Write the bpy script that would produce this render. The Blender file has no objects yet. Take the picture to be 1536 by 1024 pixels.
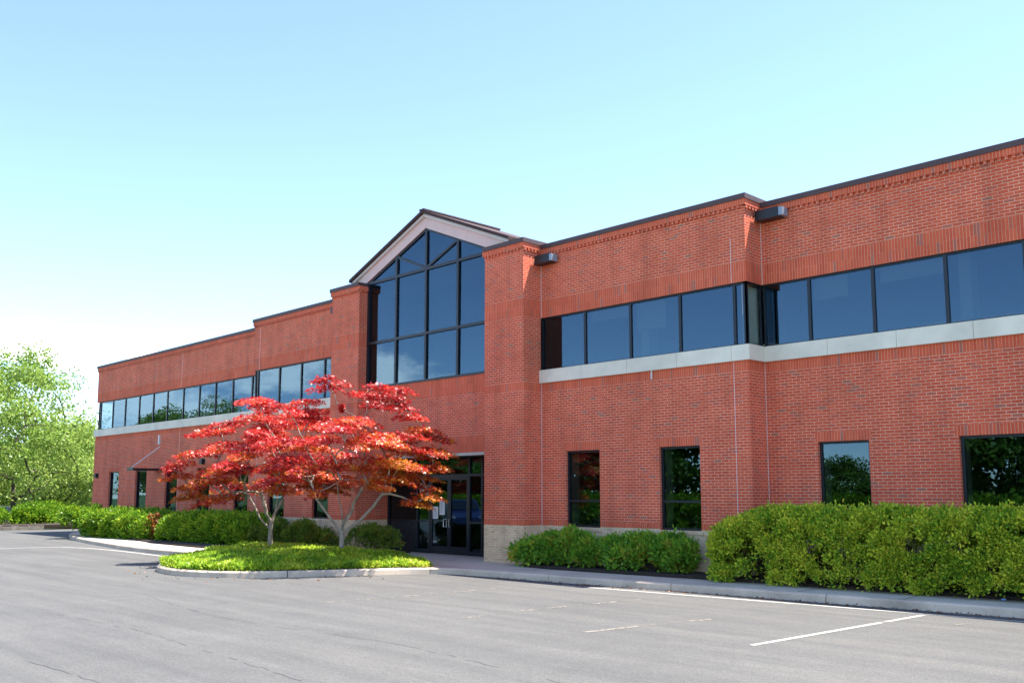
import bpy, bmesh, math, random
import numpy as np
from mathutils import Vector, Matrix

H = 1.87                      # camera height above the parking lot; model heights below are relative to the lens
G = -1.87                     # parking lot level
W = -1.73                     # sidewalk level
rng = np.random.default_rng(11)
random.seed(5)
sc = bpy.context.scene
col = sc.collection

# ------------------------------------------------------------------ helpers
def tag(o, label=None, cat=None, group=None, kind=None):
    if label: o['label'] = label
    if cat: o['category'] = cat
    if group: o['group'] = group
    if kind: o['kind'] = kind
    return o

def thing(name, label, cat, loc, group=None):
    o = bpy.data.objects.new(name, None)
    col.objects.link(o)
    o.empty_display_size = .3
    o.location = (loc[0], loc[1], loc[2] + H)
    o['org'] = (loc[0], loc[1], loc[2])
    return tag(o, label, cat, group)

def org_of(p):
    v = Vector((0, 0, 0))
    while p is not None:
        v += Vector((p.location.x, p.location.y, p.location.z))
        p = p.parent
    return v

class MB:
    """collects faces with uv (in metres) and material slots, builds ONE mesh object"""
    def __init__(s): s.v = []; s.f = []; s.uv = []; s.m = []
    def face(s, pts, mi=0, uv=None):
        i = len(s.v); s.v += [tuple(p) for p in pts]; s.f.append(tuple(range(i, i + len(pts)))); s.m.append(mi)
        if uv is None:
            a = Vector(pts[1]) - Vector(pts[0]); b = Vector(pts[2]) - Vector(pts[1]); n = a.cross(b)
            ax = max(range(3), key=lambda k: abs(n[k]))
            uv = [(p[1], p[2]) if ax == 0 else ((p[0], p[2]) if ax == 1 else (p[0], p[1])) for p in pts]
        s.uv += uv
    def box(s, x0, x1, y0, y1, z0, z1, mi=0):
        a = [(x0,y0,z0),(x1,y0,z0),(x1,y1,z0),(x0,y1,z0),(x0,y0,z1),(x1,y0,z1),(x1,y1,z1),(x0,y1,z1)]
        for q in ((0,1,5,4),(1,2,6,5),(2,3,7,6),(3,0,4,7),(4,5,6,7),(3,2,1,0)):
            s.face([a[k] for k in q], mi)
    def bar(s, p, q, w, d, nrm=(0,1,0), mi=0):
        """a straight bar from p to q, width w in its plane, depth d along nrm"""
        p = Vector(p); q = Vector(q); t = (q - p).normalized(); n = Vector(nrm); sd = t.cross(n).normalized() * w / 2; n = n * d / 2
        a = [p - sd - n, p + sd - n, p + sd + n, p - sd + n, q - sd - n, q + sd - n, q + sd + n, q - sd + n]
        for k in ((0,1,2,3),(7,6,5,4),(0,4,5,1),(1,5,6,2),(2,6,7,3),(3,7,4,0)): s.face([a[i] for i in k], mi)
    def prism(s, poly, y0, y1, mi=0):
        """poly in x,z (counter-clockwise seen from -Y) pushed from y0 to y1"""
        s.face([(x, y0, z) for x, z in poly], mi)
        s.face([(x, y1, z) for x, z in reversed(poly)], mi)
        n = len(poly)
        for i in range(n):
            (xa, za), (xb, zb) = poly[i], poly[(i + 1) % n]
            s.face([(xb, y0, zb), (xa, y0, za), (xa, y1, za), (xb, y1, zb)], mi)
    def tube(s, pts, rad, n=7, mi=0, cap=True):
        pts = [Vector(p) for p in pts]; k = len(pts); rings = []
        ref = Vector((0.31, 0.2, 0.93))
        for i, p in enumerate(pts):
            t = (pts[min(i + 1, k - 1)] - pts[max(i - 1, 0)]).normalized()
            a = t.cross(ref)
            if a.length < .05: a = t.cross(Vector((1, 0, 0)))
            a.normalize(); b = t.cross(a); r = rad[i] if hasattr(rad, '__len__') else rad
            rings.append([p + (a * math.cos(2*math.pi*j/n) + b * math.sin(2*math.pi*j/n)) * r for j in range(n)])
        i0 = len(s.v)
        for rg in rings: s.v += [tuple(q) for q in rg]
        L = 0
        for i in range(k - 1):
            for j in range(n):
                j2 = (j + 1) % n
                s.f.append((i0 + i*n + j, i0 + i*n + j2, i0 + (i+1)*n + j2, i0 + (i+1)*n + j)); s.m.append(mi)
                l2 = L + (pts[i+1]-pts[i]).length
                s.uv += [(j/n, L), ((j+1)/n, L), ((j+1)/n, l2), (j/n, l2)]
            L += (pts[i+1]-pts[i]).length
        if cap:
            for rg in (list(reversed(rings[0])), rings[-1]): s.face(rg, mi)
    def build(s, name, mats, parent=None, smooth=False, off=(0, 0, 0)):
        me = bpy.data.meshes.new(name)
        o0 = org_of(parent) if parent else Vector((0, 0, 0))
        me.from_pydata([(x - o0.x + off[0], y - o0.y + off[1], z + H - o0.z + off[2]) for x, y, z in s.v], [], s.f)
        uvl = me.uv_layers.new(name='UVMap')
        uvl.data.foreach_set('uv', np.array(s.uv, dtype=np.float32).ravel())
        for m in (mats if isinstance(mats, (list, tuple)) else [mats]): me.materials.append(m)
        me.polygons.foreach_set('material_index', s.m)
        if smooth: me.polygons.foreach_set('use_smooth', [True] * len(s.f))
        me.update()
        o = bpy.data.objects.new(name, me); col.objects.link(o)
        if parent: o.parent = parent
        return o

def quads_mesh(name, V, mat, parent=None, per=4):
    """V: (n, per, 3) array of separate leaf faces"""
    n = V.shape[0]
    o0 = org_of(parent) if parent else Vector((0, 0, 0))
    P = V.reshape(-1, 3) + np.array([-o0.x, -o0.y, H - o0.z])
    me = bpy.data.meshes.new(name)
    me.vertices.add(n * per); me.vertices.foreach_set('co', P.astype(np.float32).ravel())
    me.loops.add(n * per); me.loops.foreach_set('vertex_index', np.arange(n * per, dtype=np.int32))
    me.polygons.add(n); me.polygons.foreach_set('loop_start', np.arange(0, n * per, per, dtype=np.int32))
    me.materials.append(mat); me.update(calc_edges=True); me.validate()
    o = bpy.data.objects.new(name, me); col.objects.link(o)
    if parent: o.parent = parent
    return o

def unit(a): return a / np.maximum(np.linalg.norm(a, axis=-1, keepdims=True), 1e-9)
def rnd_dir(n): return unit(rng.normal(size=(n, 3)))

def leaf_quads(C, D, L, Wd, fold=.25):
    """diamond leaves: base C, direction D, length L, width Wd"""
    n = len(C); D = unit(D)
    S = unit(np.cross(D, rnd_dir(n)))
    N = np.cross(D, S)
    L = np.broadcast_to(L, (n,))[:, None]; Wd = np.broadcast_to(Wd, (n,))[:, None]
    mid = C + D * L * .45 + N * L * fold * .4
    return np.stack([C, mid + S * Wd / 2, C + D * L, mid - S * Wd / 2], axis=1)

class Noise3:
    """smooth pseudo-noise, about -1..1"""
    def __init__(s, scale, seed, k=9):
        r = np.random.default_rng(seed)
        s.w = r.normal(size=(k, 3)) * 2.0 / scale; s.p = r.uniform(0, 6.28, k)
    def __call__(s, P): return np.sin(P @ s.w.T + s.p).mean(axis=1) * 2.0

# ------------------------------------------------------------------ materials
def newmat(name):
    m = bpy.data.materials.new(name); m.use_nodes = True
    nt = m.node_tree; nt.nodes.clear()
    out = nt.nodes.new('ShaderNodeOutputMaterial')
    return m, nt, out
def nd(nt, typ, **kw):
    n = nt.nodes.new(typ)
    for k, v in kw.items():
        if k in n.inputs: n.inputs[k].default_value = v
        else: setattr(n, k, v)
    return n
def lk(nt, a, b): nt.links.new(a, b)
def ramp(nt, fac, stops, interp='LINEAR'):
    r = nt.nodes.new('ShaderNodeValToRGB'); r.color_ramp.interpolation = interp
    e = r.color_ramp.elements
    while len(e) < len(stops): e.new(.5)
    for i, (p, c) in enumerate(stops):
        e[i].position = p; e[i].color = (c[0], c[1], c[2], 1)
    lk(nt, fac, r.inputs['Fac']); return r
def mixc(nt, fac, a, b, mode='MIX'):
    m = nt.nodes.new('ShaderNodeMix'); m.data_type = 'RGBA'; m.blend_type = mode
    for sock, v in ((m.inputs['Factor'], fac), (m.inputs['A'], a), (m.inputs['B'], b)):
        pass
    def put(s, v):
        if isinstance(v, bpy.types.NodeSocket): lk(nt, v, s)
        elif isinstance(v, (int, float)): s.default_value = v
        else: s.default_value = (v[0], v[1], v[2], 1)
    put(m.inputs[0], fac); put(m.inputs[6], a); put(m.inputs[7], b)
    return m.outputs[2]
def noise(nt, vec, scale, detail=4, rough=.55):
    n = nd(nt, 'ShaderNodeTexNoise', Scale=scale, Detail=detail, Roughness=rough)
    if vec is not None: lk(nt, vec, n.inputs['Vector'])
    return n.outputs['Fac']
def pos(nt): return nt.nodes.new('ShaderNodeNewGeometry').outputs['Position']

def simple(name, c, rough=.6, metal=0, var=.12, nscale=3, spec=.5, bump=0, bscale=60):
    m, nt, out = newmat(name)
    p = nd(nt, 'ShaderNodeBsdfPrincipled', Roughness=rough, Metallic=metal)
    p.inputs['Specular IOR Level'].default_value = spec
    P = pos(nt)
    f = noise(nt, P, nscale, 5)
    r = ramp(nt, f, [(.3, [x * (1 - var) for x in c]), (.7, [min(1, x * (1 + var)) for x in c])])
    lk(nt, r.outputs['Color'], p.inputs['Base Color'])
    if bump:
        b = nd(nt, 'ShaderNodeBump', Strength=bump, Distance=.01)
        lk(nt, noise(nt, P, bscale, 3), b.inputs['Height']); lk(nt, b.outputs[0], p.inputs['Normal'])
    lk(nt, p.outputs[0], out.inputs[0]); return m

def brick(name, stops, mortar, bw, rh, ms, soldier=False, stain=.16):
    m, nt, out = newmat(name)
    uv = nt.nodes.new('ShaderNodeUVMap').outputs[0]
    if soldier:
        s = nt.nodes.new('ShaderNodeSeparateXYZ'); lk(nt, uv, s.inputs[0])
        c = nt.nodes.new('ShaderNodeCombineXYZ'); lk(nt, s.outputs[1], c.inputs[0]); lk(nt, s.outputs[0], c.inputs[1]); uv = c.outputs[0]
    t = nd(nt, 'ShaderNodeTexBrick', Scale=1.0)
    t.offset = 0.0 if soldier else .5
    t.inputs['Color1'].default_value = (0, 0, 0, 1); t.inputs['Color2'].default_value = (1, 1, 1, 1); t.inputs['Mortar'].default_value = (.5, .5, .5, 1)
    t.inputs['Mortar Size'].default_value = ms; t.inputs['Mortar Smooth'].default_value = .117
    t.inputs['Brick Width'].default_value = bw; t.inputs['Row Height'].default_value = rh
    lk(nt, uv, t.inputs['Vector'])
    r = ramp(nt, t.outputs['Color'], stops)
    P = pos(nt)
    big = noise(nt, P, .7, 5, .6)
    fine = noise(nt, P, 45, 3)
    c = mixc(nt, .5, r.outputs['Color'], ramp(nt, fine, [(.3, (.35, .35, .35)), (.7, (.65, .65, .65))]).outputs['Color'], 'OVERLAY')
    mo = ramp(nt, noise(nt, P, 2.3, 4), [(.3, [x * .72 for x in mortar]), (.7, [min(1, x * 1.15) for x in mortar])])
    c = mixc(nt, t.outputs['Fac'], c, mo.outputs['Color'])
    st = ramp(nt, big, [(.3, (1 - stain,) * 3), (.7, (1.0,) * 3)])
    c = mixc(nt, 1.0, c, st.outputs['Color'], 'MULTIPLY')
    mp = nd(nt, 'ShaderNodeMapping'); mp.inputs['Scale'].default_value = (3.2, 3.2, .22); lk(nt, P, mp.inputs[0])
    c = mixc(nt, 1.0, c, ramp(nt, noise(nt, mp.outputs[0], 1.0, 5, .65), [(.32, (.86, .86, .87)), (.5, (1, 1, 1)), (.74, (1.06, 1.06, 1.07))]).outputs[0], 'MULTIPLY')
    p = nd(nt, 'ShaderNodeBsdfPrincipled', Roughness=.86); p.inputs['Specular IOR Level'].default_value = .25
    lk(nt, c, p.inputs['Base Color'])
    b = nd(nt, 'ShaderNodeBump', Strength=.35, Distance=.005); b.invert = True
    lk(nt, t.outputs['Fac'], b.inputs['Height']); lk(nt, b.outputs[0], p.inputs['Normal'])
    lk(nt, p.outputs[0], out.inputs[0]); return m

def leafmat(name, stops, trans=.38, nscale=1.6, wrand=.6, rough=.5, tcol=None, gloss=.06):
    m, nt, out = newmat(name)
    g = nt.nodes.new('ShaderNodeNewGeometry')
    f = noise(nt, g.outputs['Position'], nscale, 3)
    mr = nd(nt, 'ShaderNodeMapRange'); lk(nt, f, mr.inputs[0]); mr.inputs[1].default_value = .32; mr.inputs[2].default_value = .68
    mx = nt.nodes.new('ShaderNodeMix'); mx.inputs[0].default_value = wrand
    lk(nt, mr.outputs[0], mx.inputs[2]); lk(nt, g.outputs['Random Per Island'], mx.inputs[3])
    r = ramp(nt, mx.outputs[0], stops)
    d = nd(nt, 'ShaderNodeBsdfDiffuse'); lk(nt, r.outputs['Color'], d.inputs[0])
    t = nd(nt, 'ShaderNodeBsdfTranslucent')
    tc = mixc(nt, 1.0, r.outputs['Color'], tcol or (1, 1, 1), 'MULTIPLY'); lk(nt, tc, t.inputs[0])
    a = nt.nodes.new('ShaderNodeMixShader'); a.inputs[0].default_value = trans
    lk(nt, d.outputs[0], a.inputs[1]); lk(nt, t.outputs[0], a.inputs[2])
    gl = nd(nt, 'ShaderNodeBsdfGlossy', Roughness=rough); gl.inputs[0].default_value = (1, 1, 1, 1)
    fr = nd(nt, 'ShaderNodeFresnel', IOR=1.4)
    ml = nd(nt, 'ShaderNodeMath', operation='MULTIPLY'); lk(nt, fr.outputs[0], ml.inputs[0]); ml.inputs[1].default_value = gloss * 1.1
    b = nt.nodes.new('ShaderNodeMixShader'); lk(nt, ml.outputs[0], b.inputs[0])
    lk(nt, a.outputs[0], b.inputs[1]); lk(nt, gl.outputs[0], b.inputs[2])
    lk(nt, b.outputs[0], out.inputs[0]); return m

def glass(name, tint, refl, base, tr=None):
    m, nt, out = newmat(name)
    t = nd(nt, 'ShaderNodeBsdfTransparent'); t.inputs[0].default_value = (*tint, 1)
    g = nd(nt, 'ShaderNodeBsdfGlossy', Roughness=.0); g.inputs[0].default_value = (*refl, 1)
    lw = nd(nt, 'ShaderNodeLayerWeight', Blend=.5)
    fr = nd(nt, 'ShaderNodeMath', operation='POWER'); lk(nt, lw.outputs['Facing'], fr.inputs[0]); fr.inputs[1].default_value = 4.0
    a = nd(nt, 'ShaderNodeMath', operation='MULTIPLY_ADD'); lk(nt, fr.outputs[0], a.inputs[0]); a.inputs[1].default_value = 1.0 - base; a.inputs[2].default_value = base
    x = nt.nodes.new('ShaderNodeMixShader'); lk(nt, a.outputs[0], x.inputs[0]); lk(nt, t.outputs[0], x.inputs[1]); lk(nt, g.outputs[0], x.inputs[2])
    lk(nt, x.outputs[0], out.inputs[0]); return m

RED = [(0.0, (.68, .104, .048)), (.45, (.77, .138, .062)), (.85, (.65, .102, .049)), (.97, (.57, .13, .078)), (1.0, (.43, .16, .10))]
M = {}
M['brick'] = brick('red_brick', RED, (.87, .47, .32), .1875, .0625, .0056)
M['soldier'] = brick('red_soldier_brick', [(0, (.70, .112, .050)), (.5, (.78, .144, .064)), (.9, (.66, .106, .050)), (1, (.46, .16, .11))], (.78, .33, .21), 1.0, .0625, .0058, True)
M['tan'] = brick('tan_brick', [(0, (.78, .52, .31)), (.5, (.88, .61, .37)), (1, (.66, .44, .26))], (.88, .70, .48), .1875, .0625, .0075)
M['lime'] = simple('limestone', (.79, .71, .57), .85, var=.12, nscale=1.4, bump=.2, bscale=40)
M['coping'] = simple('brown_metal_coping', (.085, .046, .045), .62, .0, var=.1)
M['frame'] = simple('black_window_frame', (.012, .016, .024), .4, .2, var=.1)
M['trim'] = simple('pinkish_painted_trim', (.72, .50, .46), .6, var=.06)
M['fascia'] = simple('white_fascia', (.68, .60, .58), .55, var=.05)
M['shingle'] = simple('brown_shingle', (.06, .032, .032), .9, var=.4, nscale=14, bump=.5, bscale=25)
M['glass'] = glass('tinted_glass', (.56, .61, .61), (.185, .30, .40), .23)
M['glass_low'] = glass('ground_floor_glass', (.58, .63, .61), (.175, .285, .40), .19)
M['backing'] = simple('pale_backing_panel', (.74, .70, .58), .9, var=.03)
M['glass_clear'] = glass('clear_glass', (.80, .84, .80), (.5, .6, .7), .08)
M['paint_in'] = simple('interior_wall_paint', (.22, .21, .19), .9, var=.04)
M['jamb'] = simple('pale_drywall', (.60, .58, .50), .9, var=.04)
M['carpet'] = simple('interior_carpet', (.12, .11, .10), .95, var=.1)
M['lint'] = simple('beige_lintel', (.55, .50, .42), .6, var=.05)
M['panel'] = simple('dark_spandrel_panel', (.016, .020, .03), .25, .1)
M['steel'] = simple('brushed_steel', (.65, .66, .68), .28, .9, var=.04)
M['paper'] = simple('white_paper', (.8, .82, .82), .9, var=.03)
M['print'] = simple('grey_print', (.25, .27, .3), .9, var=.1)
M['caulk'] = simple('white_caulk', (.72, .62, .60), .8, var=.1)
M['lamp'] = simple('dark_bronze_lamp', (.022, .024, .028), .4, .4)
M['lens'] = simple('lamp_lens', (.26, .30, .36), .2, .1, var=.1)
M['pipe'] = simple('pale_plastic_pipe', (.70, .68, .66), .5)
M['soil'] = simple('dark_mulch', (.035, .022, .015), .95, var=.5, nscale=14, bump=.8, bscale=30)
M['bark_maple'] = simple('grey_maple_bark', (.30, .26, .20), .85, var=.35, nscale=7, bump=.5, bscale=30)
M['bark'] = simple('dark_bark', (.075, .055, .04), .9, var=.4, nscale=6, bump=.6, bscale=20)
M['twig'] = simple('brown_twigs', (.05, .035, .022), .95, var=.5, nscale=9)
M['stone'] = simple('grey_boulder', (.20, .17, .15), .9, var=.35, nscale=5, bump=.6, bscale=18)

M['maple'] = leafmat('red_maple_leaf', [(0.0, (.11, .012, .010)), (.28, (.38, .020, .020)), (.55, (.70, .042, .040)), (.78, (.76, .10, .05)), (.92, (.68, .24, .04)), (1, (.24, .17, .025))], .28, 1.3, .42, rough=.42, gloss=.055)
M['maple_low'] = leafmat('orange_maple_leaf', [(0.0, (.14, .012, .012)), (.25, (.42, .03, .018)), (.5, (.60, .12, .02)), (.75, (.64, .27, .03)), (.9, (.38, .32, .03)), (1, (.14, .20, .03))], .32, 1.3, .42, rough=.42, gloss=.045)
M['hedge'] = leafmat('hedge_leaf', [(0, (.05, .17, .015)), (.3, (.20, .37, .026)), (.62, (.52, .60, .042)), (.9, (.82, .76, .075)), (1, (.76, .48, .08))], .18, 2.2, .6)
M['hedge_dark'] = leafmat('dark_hedge_leaf', [(0, (.05, .16, .014)), (.35, (.13, .28, .018)), (.75, (.28, .42, .028)), (1, (.48, .52, .04))], .32, 2.0, .55)
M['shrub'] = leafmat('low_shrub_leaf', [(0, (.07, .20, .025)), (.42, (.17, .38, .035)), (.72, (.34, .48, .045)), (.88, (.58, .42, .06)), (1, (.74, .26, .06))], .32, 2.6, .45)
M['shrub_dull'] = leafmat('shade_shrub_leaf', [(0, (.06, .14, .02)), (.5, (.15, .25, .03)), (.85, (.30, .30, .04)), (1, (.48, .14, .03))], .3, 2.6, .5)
M['dead'] = leafmat('rusty_dead_leaf', [(0, (.10, .04, .015)), (.6, (.22, .075, .02)), (1, (.36, .13, .03))], .2, 3, .7)
M['cover'] = leafmat('ground_cover_leaf', [(0, (.10, .26, .02)), (.35, (.28, .48, .035)), (.7, (.54, .66, .06)), (1, (.76, .74, .14))], .5, 1.5, .45)
M['tree_a'] = leafmat('pale_green_leaf', [(0, (.15, .26, .04)), (.5, (.30, .42, .08)), (1, (.48, .57, .15))], .45, .25, .5)
M['tree_b'] = leafmat('green_leaf', [(0, (.06, .15, .02)), (.5, (.12, .23, .03)), (1, (.22, .32, .05))], .42, .25, .5)
M['grass'] = leafmat('grass_blade', [(0, (.06, .12, .015)), (.5, (.11, .18, .025)), (1, (.19, .24, .04))], .3, .5, .5)

# ---- asphalt
def asphalt():
    m, nt, out = newmat('worn_asphalt')
    P = pos(nt)
    big = noise(nt, P, .35, 6, .6); mid = noise(nt, P, 2.6, 5, .6); fine = noise(nt, P, 60, 2, .7)
    mp = nd(nt, 'ShaderNodeMapping'); mp.inputs['Scale'].default_value = (.12, 1.3, 1); mp.inputs['Rotation'].default_value = (0, 0, math.radians(8)); lk(nt, P, mp.inputs[0])
    streak = noise(nt, mp.outputs[0], 1.6, 6, .65)
    r = ramp(nt, big, [(.3, (.098, .096, .092)), (.7, (.118, .115, .110))])
    c = mixc(nt, 1, r.outputs[0], ramp(nt, mid, [(.3, (.93, .93, .93)), (.7, (1.05, 1.05, 1.04))]).outputs[0], 'MULTIPLY')
    c = mixc(nt, 1, c, ramp(nt, streak, [(.3, (.84, .84, .86)), (.5, (1, 1, 1)), (.72, (1.20, 1.17, 1.13))]).outputs[0], 'MULTIPLY')
    c = mixc(nt, 1, c, ramp(nt, fine, [(.25, (.42, .42, .43)), (.5, (1, 1, 1)), (.8, (1.6, 1.59, 1.57))]).outputs[0], 'MULTIPLY')
    c = mixc(nt, 1, c, ramp(nt, noise(nt, P, 17, 4, .75), [(.3, (.80, .80, .80)), (.5, (1, 1, 1)), (.72, (1.22, 1.21, 1.19))]).outputs[0], 'MULTIPLY')
    # light scuffs and grit
    v = nd(nt, 'ShaderNodeTexVoronoi', Scale=5.5); lk(nt, P, v.inputs['Vector'])
    sp = ramp(nt, v.outputs['Distance'], [(.02, (1, 1, 1)), (.06, (0, 0, 0))])
    gate = ramp(nt, noise(nt, P, .9, 3), [(.52, (0, 0, 0)), (.62, (.5, .5, .5))])
    k = mixc(nt, 1, sp.outputs[0], gate.outputs[0], 'MULTIPLY')
    c = mixc(nt, k, c, (.34, .32, .27))
    c = mixc(nt, ramp(nt, noise(nt, P, 3.1, 4, .7), [(.64, (0, 0, 0)), (.74, (.45, .45, .45))]).outputs[0], c, (.06, .058, .056))
    # hairline cracks
    dn = nd(nt, 'ShaderNodeTexNoise', Scale=1.2, Detail=4); lk(nt, P, dn.inputs['Vector'])
    ad = nd(nt, 'ShaderNodeVectorMath', operation='MULTIPLY_ADD'); lk(nt, dn.outputs['Color'], ad.inputs[0]); ad.inputs[1].default_value = (.9, .9, 0); lk(nt, P, ad.inputs[2])
    v2 = nd(nt, 'ShaderNodeTexVoronoi', Scale=.28, feature='DISTANCE_TO_EDGE'); lk(nt, ad.outputs[0], v2.inputs['Vector'])
    cr = ramp(nt, v2.outputs['Distance'], [(.0, (1, 1, 1)), (.004, (0, 0, 0))])
    cg = ramp(nt, noise(nt, P, .5, 3), [(.45, (0, 0, 0)), (.6, (.3, .3, .3))])
    c = mixc(nt, mixc(nt, 1, cr.outputs[0], cg.outputs[0], 'MULTIPLY'), c, (.05, .05, .052))
    p = nd(nt, 'ShaderNodeBsdfPrincipled', Roughness=.9); p.inputs['Specular IOR Level'].default_value = .3
    lk(nt, c, p.inputs['Base Color'])
    b = nd(nt, 'ShaderNodeBump', Strength=.45, Distance=.006); lk(nt, fine, b.inputs['Height']); lk(nt, b.outputs[0], p.inputs['Normal'])
    lk(nt, p.outputs[0], out.inputs[0]); return m
M['asphalt'] = asphalt()

def concrete(name, c, dark=.75):
    m, nt, out = newmat(name)
    P = pos(nt); big = noise(nt, P, 1.1, 6, .62); fine = noise(nt, P, 55, 3, .7)
    r = ramp(nt, big, [(.28, [x * dark for x in c]), (.6, c), (.8, [min(1, x * 1.12) for x in c])])
    k = mixc(nt, 1, r.outputs[0], ramp(nt, fine, [(.3, (.82, .82, .82)), (.7, (1.1, 1.1, 1.1))]).outputs[0], 'MULTIPLY')
    v = nd(nt, 'ShaderNodeTexVoronoi', Scale=3.2); lk(nt, P, v.inputs['Vector'])
    k = mixc(nt, ramp(nt, v.outputs['Distance'], [(.03, (.7, .7, .7)), (.07, (0, 0, 0))]).outputs[0], k, [x * .45 for x in c])
    p = nd(nt, 'ShaderNodeBsdfPrincipled', Roughness=.9); lk(nt, k, p.inputs['Base Color'])
    b = nd(nt, 'ShaderNodeBump', Strength=.3, Distance=.004); lk(nt, fine, b.inputs['Height']); lk(nt, b.outputs[0], p.inputs['Normal'])
    lk(nt, p.outputs[0], out.inputs[0]); return m
M['walk'] = concrete('sidewalk_concrete', (.60, .51, .40))
M['kerb'] = concrete('kerb_concrete', (.69, .55, .41), .62)

def roadpaint(name, c, keep):
    """worn road paint: where it has worn off the asphalt under it shows through"""
    m, nt, out = newmat(name)
    P = pos(nt)
    n = noise(nt, P, 7, 6, .7)
    n2 = noise(nt, P, 1.1, 3, .6)
    s = nd(nt, 'ShaderNodeMath', operation='ADD'); lk(nt, n, s.inputs[0]); lk(nt, n2, s.inputs[1])
    r = ramp(nt, s.outputs[0], [(.0, (1, 1, 1)), (1, (1, 1, 1))])
    mr = nd(nt, 'ShaderNodeMapRange'); lk(nt, s.outputs[0], mr.inputs[0]); mr.inputs[1].default_value = keep - .08; mr.inputs[2].default_value = keep + .08
    p = nd(nt, 'ShaderNodeBsdfPrincipled', Roughness=.75); p.inputs['Base Color'].default_value = (*c, 1)
    t = nd(nt, 'ShaderNodeBsdfTransparent')
    x = nt.nodes.new('ShaderNodeMixShader'); lk(nt, mr.outputs[0], x.inputs[0]); lk(nt, t.outputs[0], x.inputs[1]); lk(nt, p.outputs[0], x.inputs[2])
    lk(nt, x.outputs[0], out.inputs[0]); return m
M['white'] = roadpaint('white_road_paint', (.42, .40, .36), .84)
M['faded'] = roadpaint('faded_road_paint', (.215, .19, .16), 1.0)

# ------------------------------------------------------------------ world, sun, camera
EL = math.radians(66.4); AZ = math.radians(36.0)
SUNV = Vector((math.cos(EL) * math.sin(AZ), math.cos(EL) * math.cos(AZ), math.sin(EL)))
w = bpy.data.worlds.new('World'); sc.world = w; w.use_nodes = True
nt = w.node_tree; nt.nodes.clear()
wo = nt.nodes.new('ShaderNodeOutputWorld'); bg = nt.nodes.new('ShaderNodeBackground'); bg.inputs[1].default_value = .117
sky = nt.nodes.new('ShaderNodeTexSky'); sky.sky_type = 'NISHITA'; sky.sun_disc = False
sky.sun_elevation = EL; sky.sun_rotation = AZ; sky.altitude = 50; sky.air_density = .74; sky.dust_density = 0.05; sky.ozone_density = 2.0
tc = nt.nodes.new('ShaderNodeTexCoord'); gen = tc.outputs['Generated']
mask = None
mp = nd(nt, 'ShaderNodeMapping'); mp.inputs['Scale'].default_value = (1, 1, 2.2); lk(nt, gen, mp.inputs[0])
cn = noise(nt, mp.outputs[0], 11, 7, .6)
# cumulus banks low over the horizon: (direction, horizontal size, vertical size)
for d, rx, rz in [((-.950, .285, .135), .10, .022), ((-.925, .34, .136), .09, .012), ((-.855, -.502, .128), .13, .042), ((-.80, -.59, .112), .10, .036), ((-.905, -.41, .085), .11, .034)]:
    sb = nd(nt, 'ShaderNodeVectorMath', operation='SUBTRACT'); lk(nt, gen, sb.inputs[0]); sb.inputs[1].default_value = d
    ml = nd(nt, 'ShaderNodeVectorMath', operation='MULTIPLY'); lk(nt, sb.outputs[0], ml.inputs[0]); ml.inputs[1].default_value = (1/rx, 1/rx, 1/rz)
    ln = nd(nt, 'ShaderNodeVectorMath', operation='LENGTH'); lk(nt, ml.outputs[0], ln.inputs[0])
    iv = nd(nt, 'ShaderNodeMath', operation='SUBTRACT'); iv.inputs[0].default_value = 1.0; lk(nt, ln.outputs['Value'], iv.inputs[1])
    if mask is None: mask = iv.outputs[0]
    else:
        mx = nd(nt, 'ShaderNodeMath', operation='MAXIMUM'); lk(nt, mask, mx.inputs[0]); lk(nt, iv.outputs[0], mx.inputs[1]); mask = mx.outputs[0]
sm = nd(nt, 'ShaderNodeMath', operation='MULTIPLY_ADD'); lk(nt, cn, sm.inputs[0]); sm.inputs[1].default_value = 3.2; lk(nt, mask, sm.inputs[2])
mr = nd(nt, 'ShaderNodeMapRange'); mr.interpolation_type = 'SMOOTHSTEP'; lk(nt, sm.outputs[0], mr.inputs[0]); mr.inputs[1].default_value = 1.72; mr.inputs[2].default_value = 2.25; mr.inputs[4].default_value = .85
hs = nd(nt, 'ShaderNodeHueSaturation', Saturation=.98); lk(nt, sky.outputs[0], hs.inputs['Color'])
cm = mixc(nt, mr.outputs[0], hs.outputs[0], (11.0, 10.8, 10.7))
lk(nt, cm, bg.inputs[0]); lk(nt, bg.outputs[0], wo.inputs[0])

sl = bpy.data.lights.new('sun', 'SUN'); sl.energy = 3.7; sl.angle = math.radians(.53); sl.color = (1, .955, .88)
so = bpy.data.objects.new('sun', sl); col.objects.link(so); so.rotation_euler = SUNV.to_track_quat('Z', 'Y').to_euler(); so.location = (10, 10, 40)

cd = bpy.data.cameras.new('camera'); co = bpy.data.objects.new('camera', cd); col.objects.link(co); sc.camera = co
fpx = 1423.0; th = math.atan(176 / fpx); a = math.atan(1398 / (fpx / math.cos(th)))
hd = Vector((-math.cos(a), math.sin(a), 0)); rt = Vector((math.sin(a), math.cos(a), 0))
fw = hd * math.cos(th) + Vector((0, 0, math.sin(th))); up = -hd * math.sin(th) + Vector((0, 0, math.cos(th)))
co.matrix_world = Matrix(((rt.x, up.x, -fw.x, 0), (rt.y, up.y, -fw.y, 0), (rt.z, up.z, -fw.z, H), (0, 0, 0, 1)))
cd.sensor_width = 36; cd.lens = fpx / 1536 * 36; cd.shift_y = 53 / 1536; cd.clip_start = .1; cd.clip_end = 3000
sc.view_settings.view_transform = 'Standard'; sc.view_settings.look = 'None'; sc.view_settings.exposure = 1.93; sc.view_settings.gamma = 1
sc.render.film_transparent = False
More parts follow.
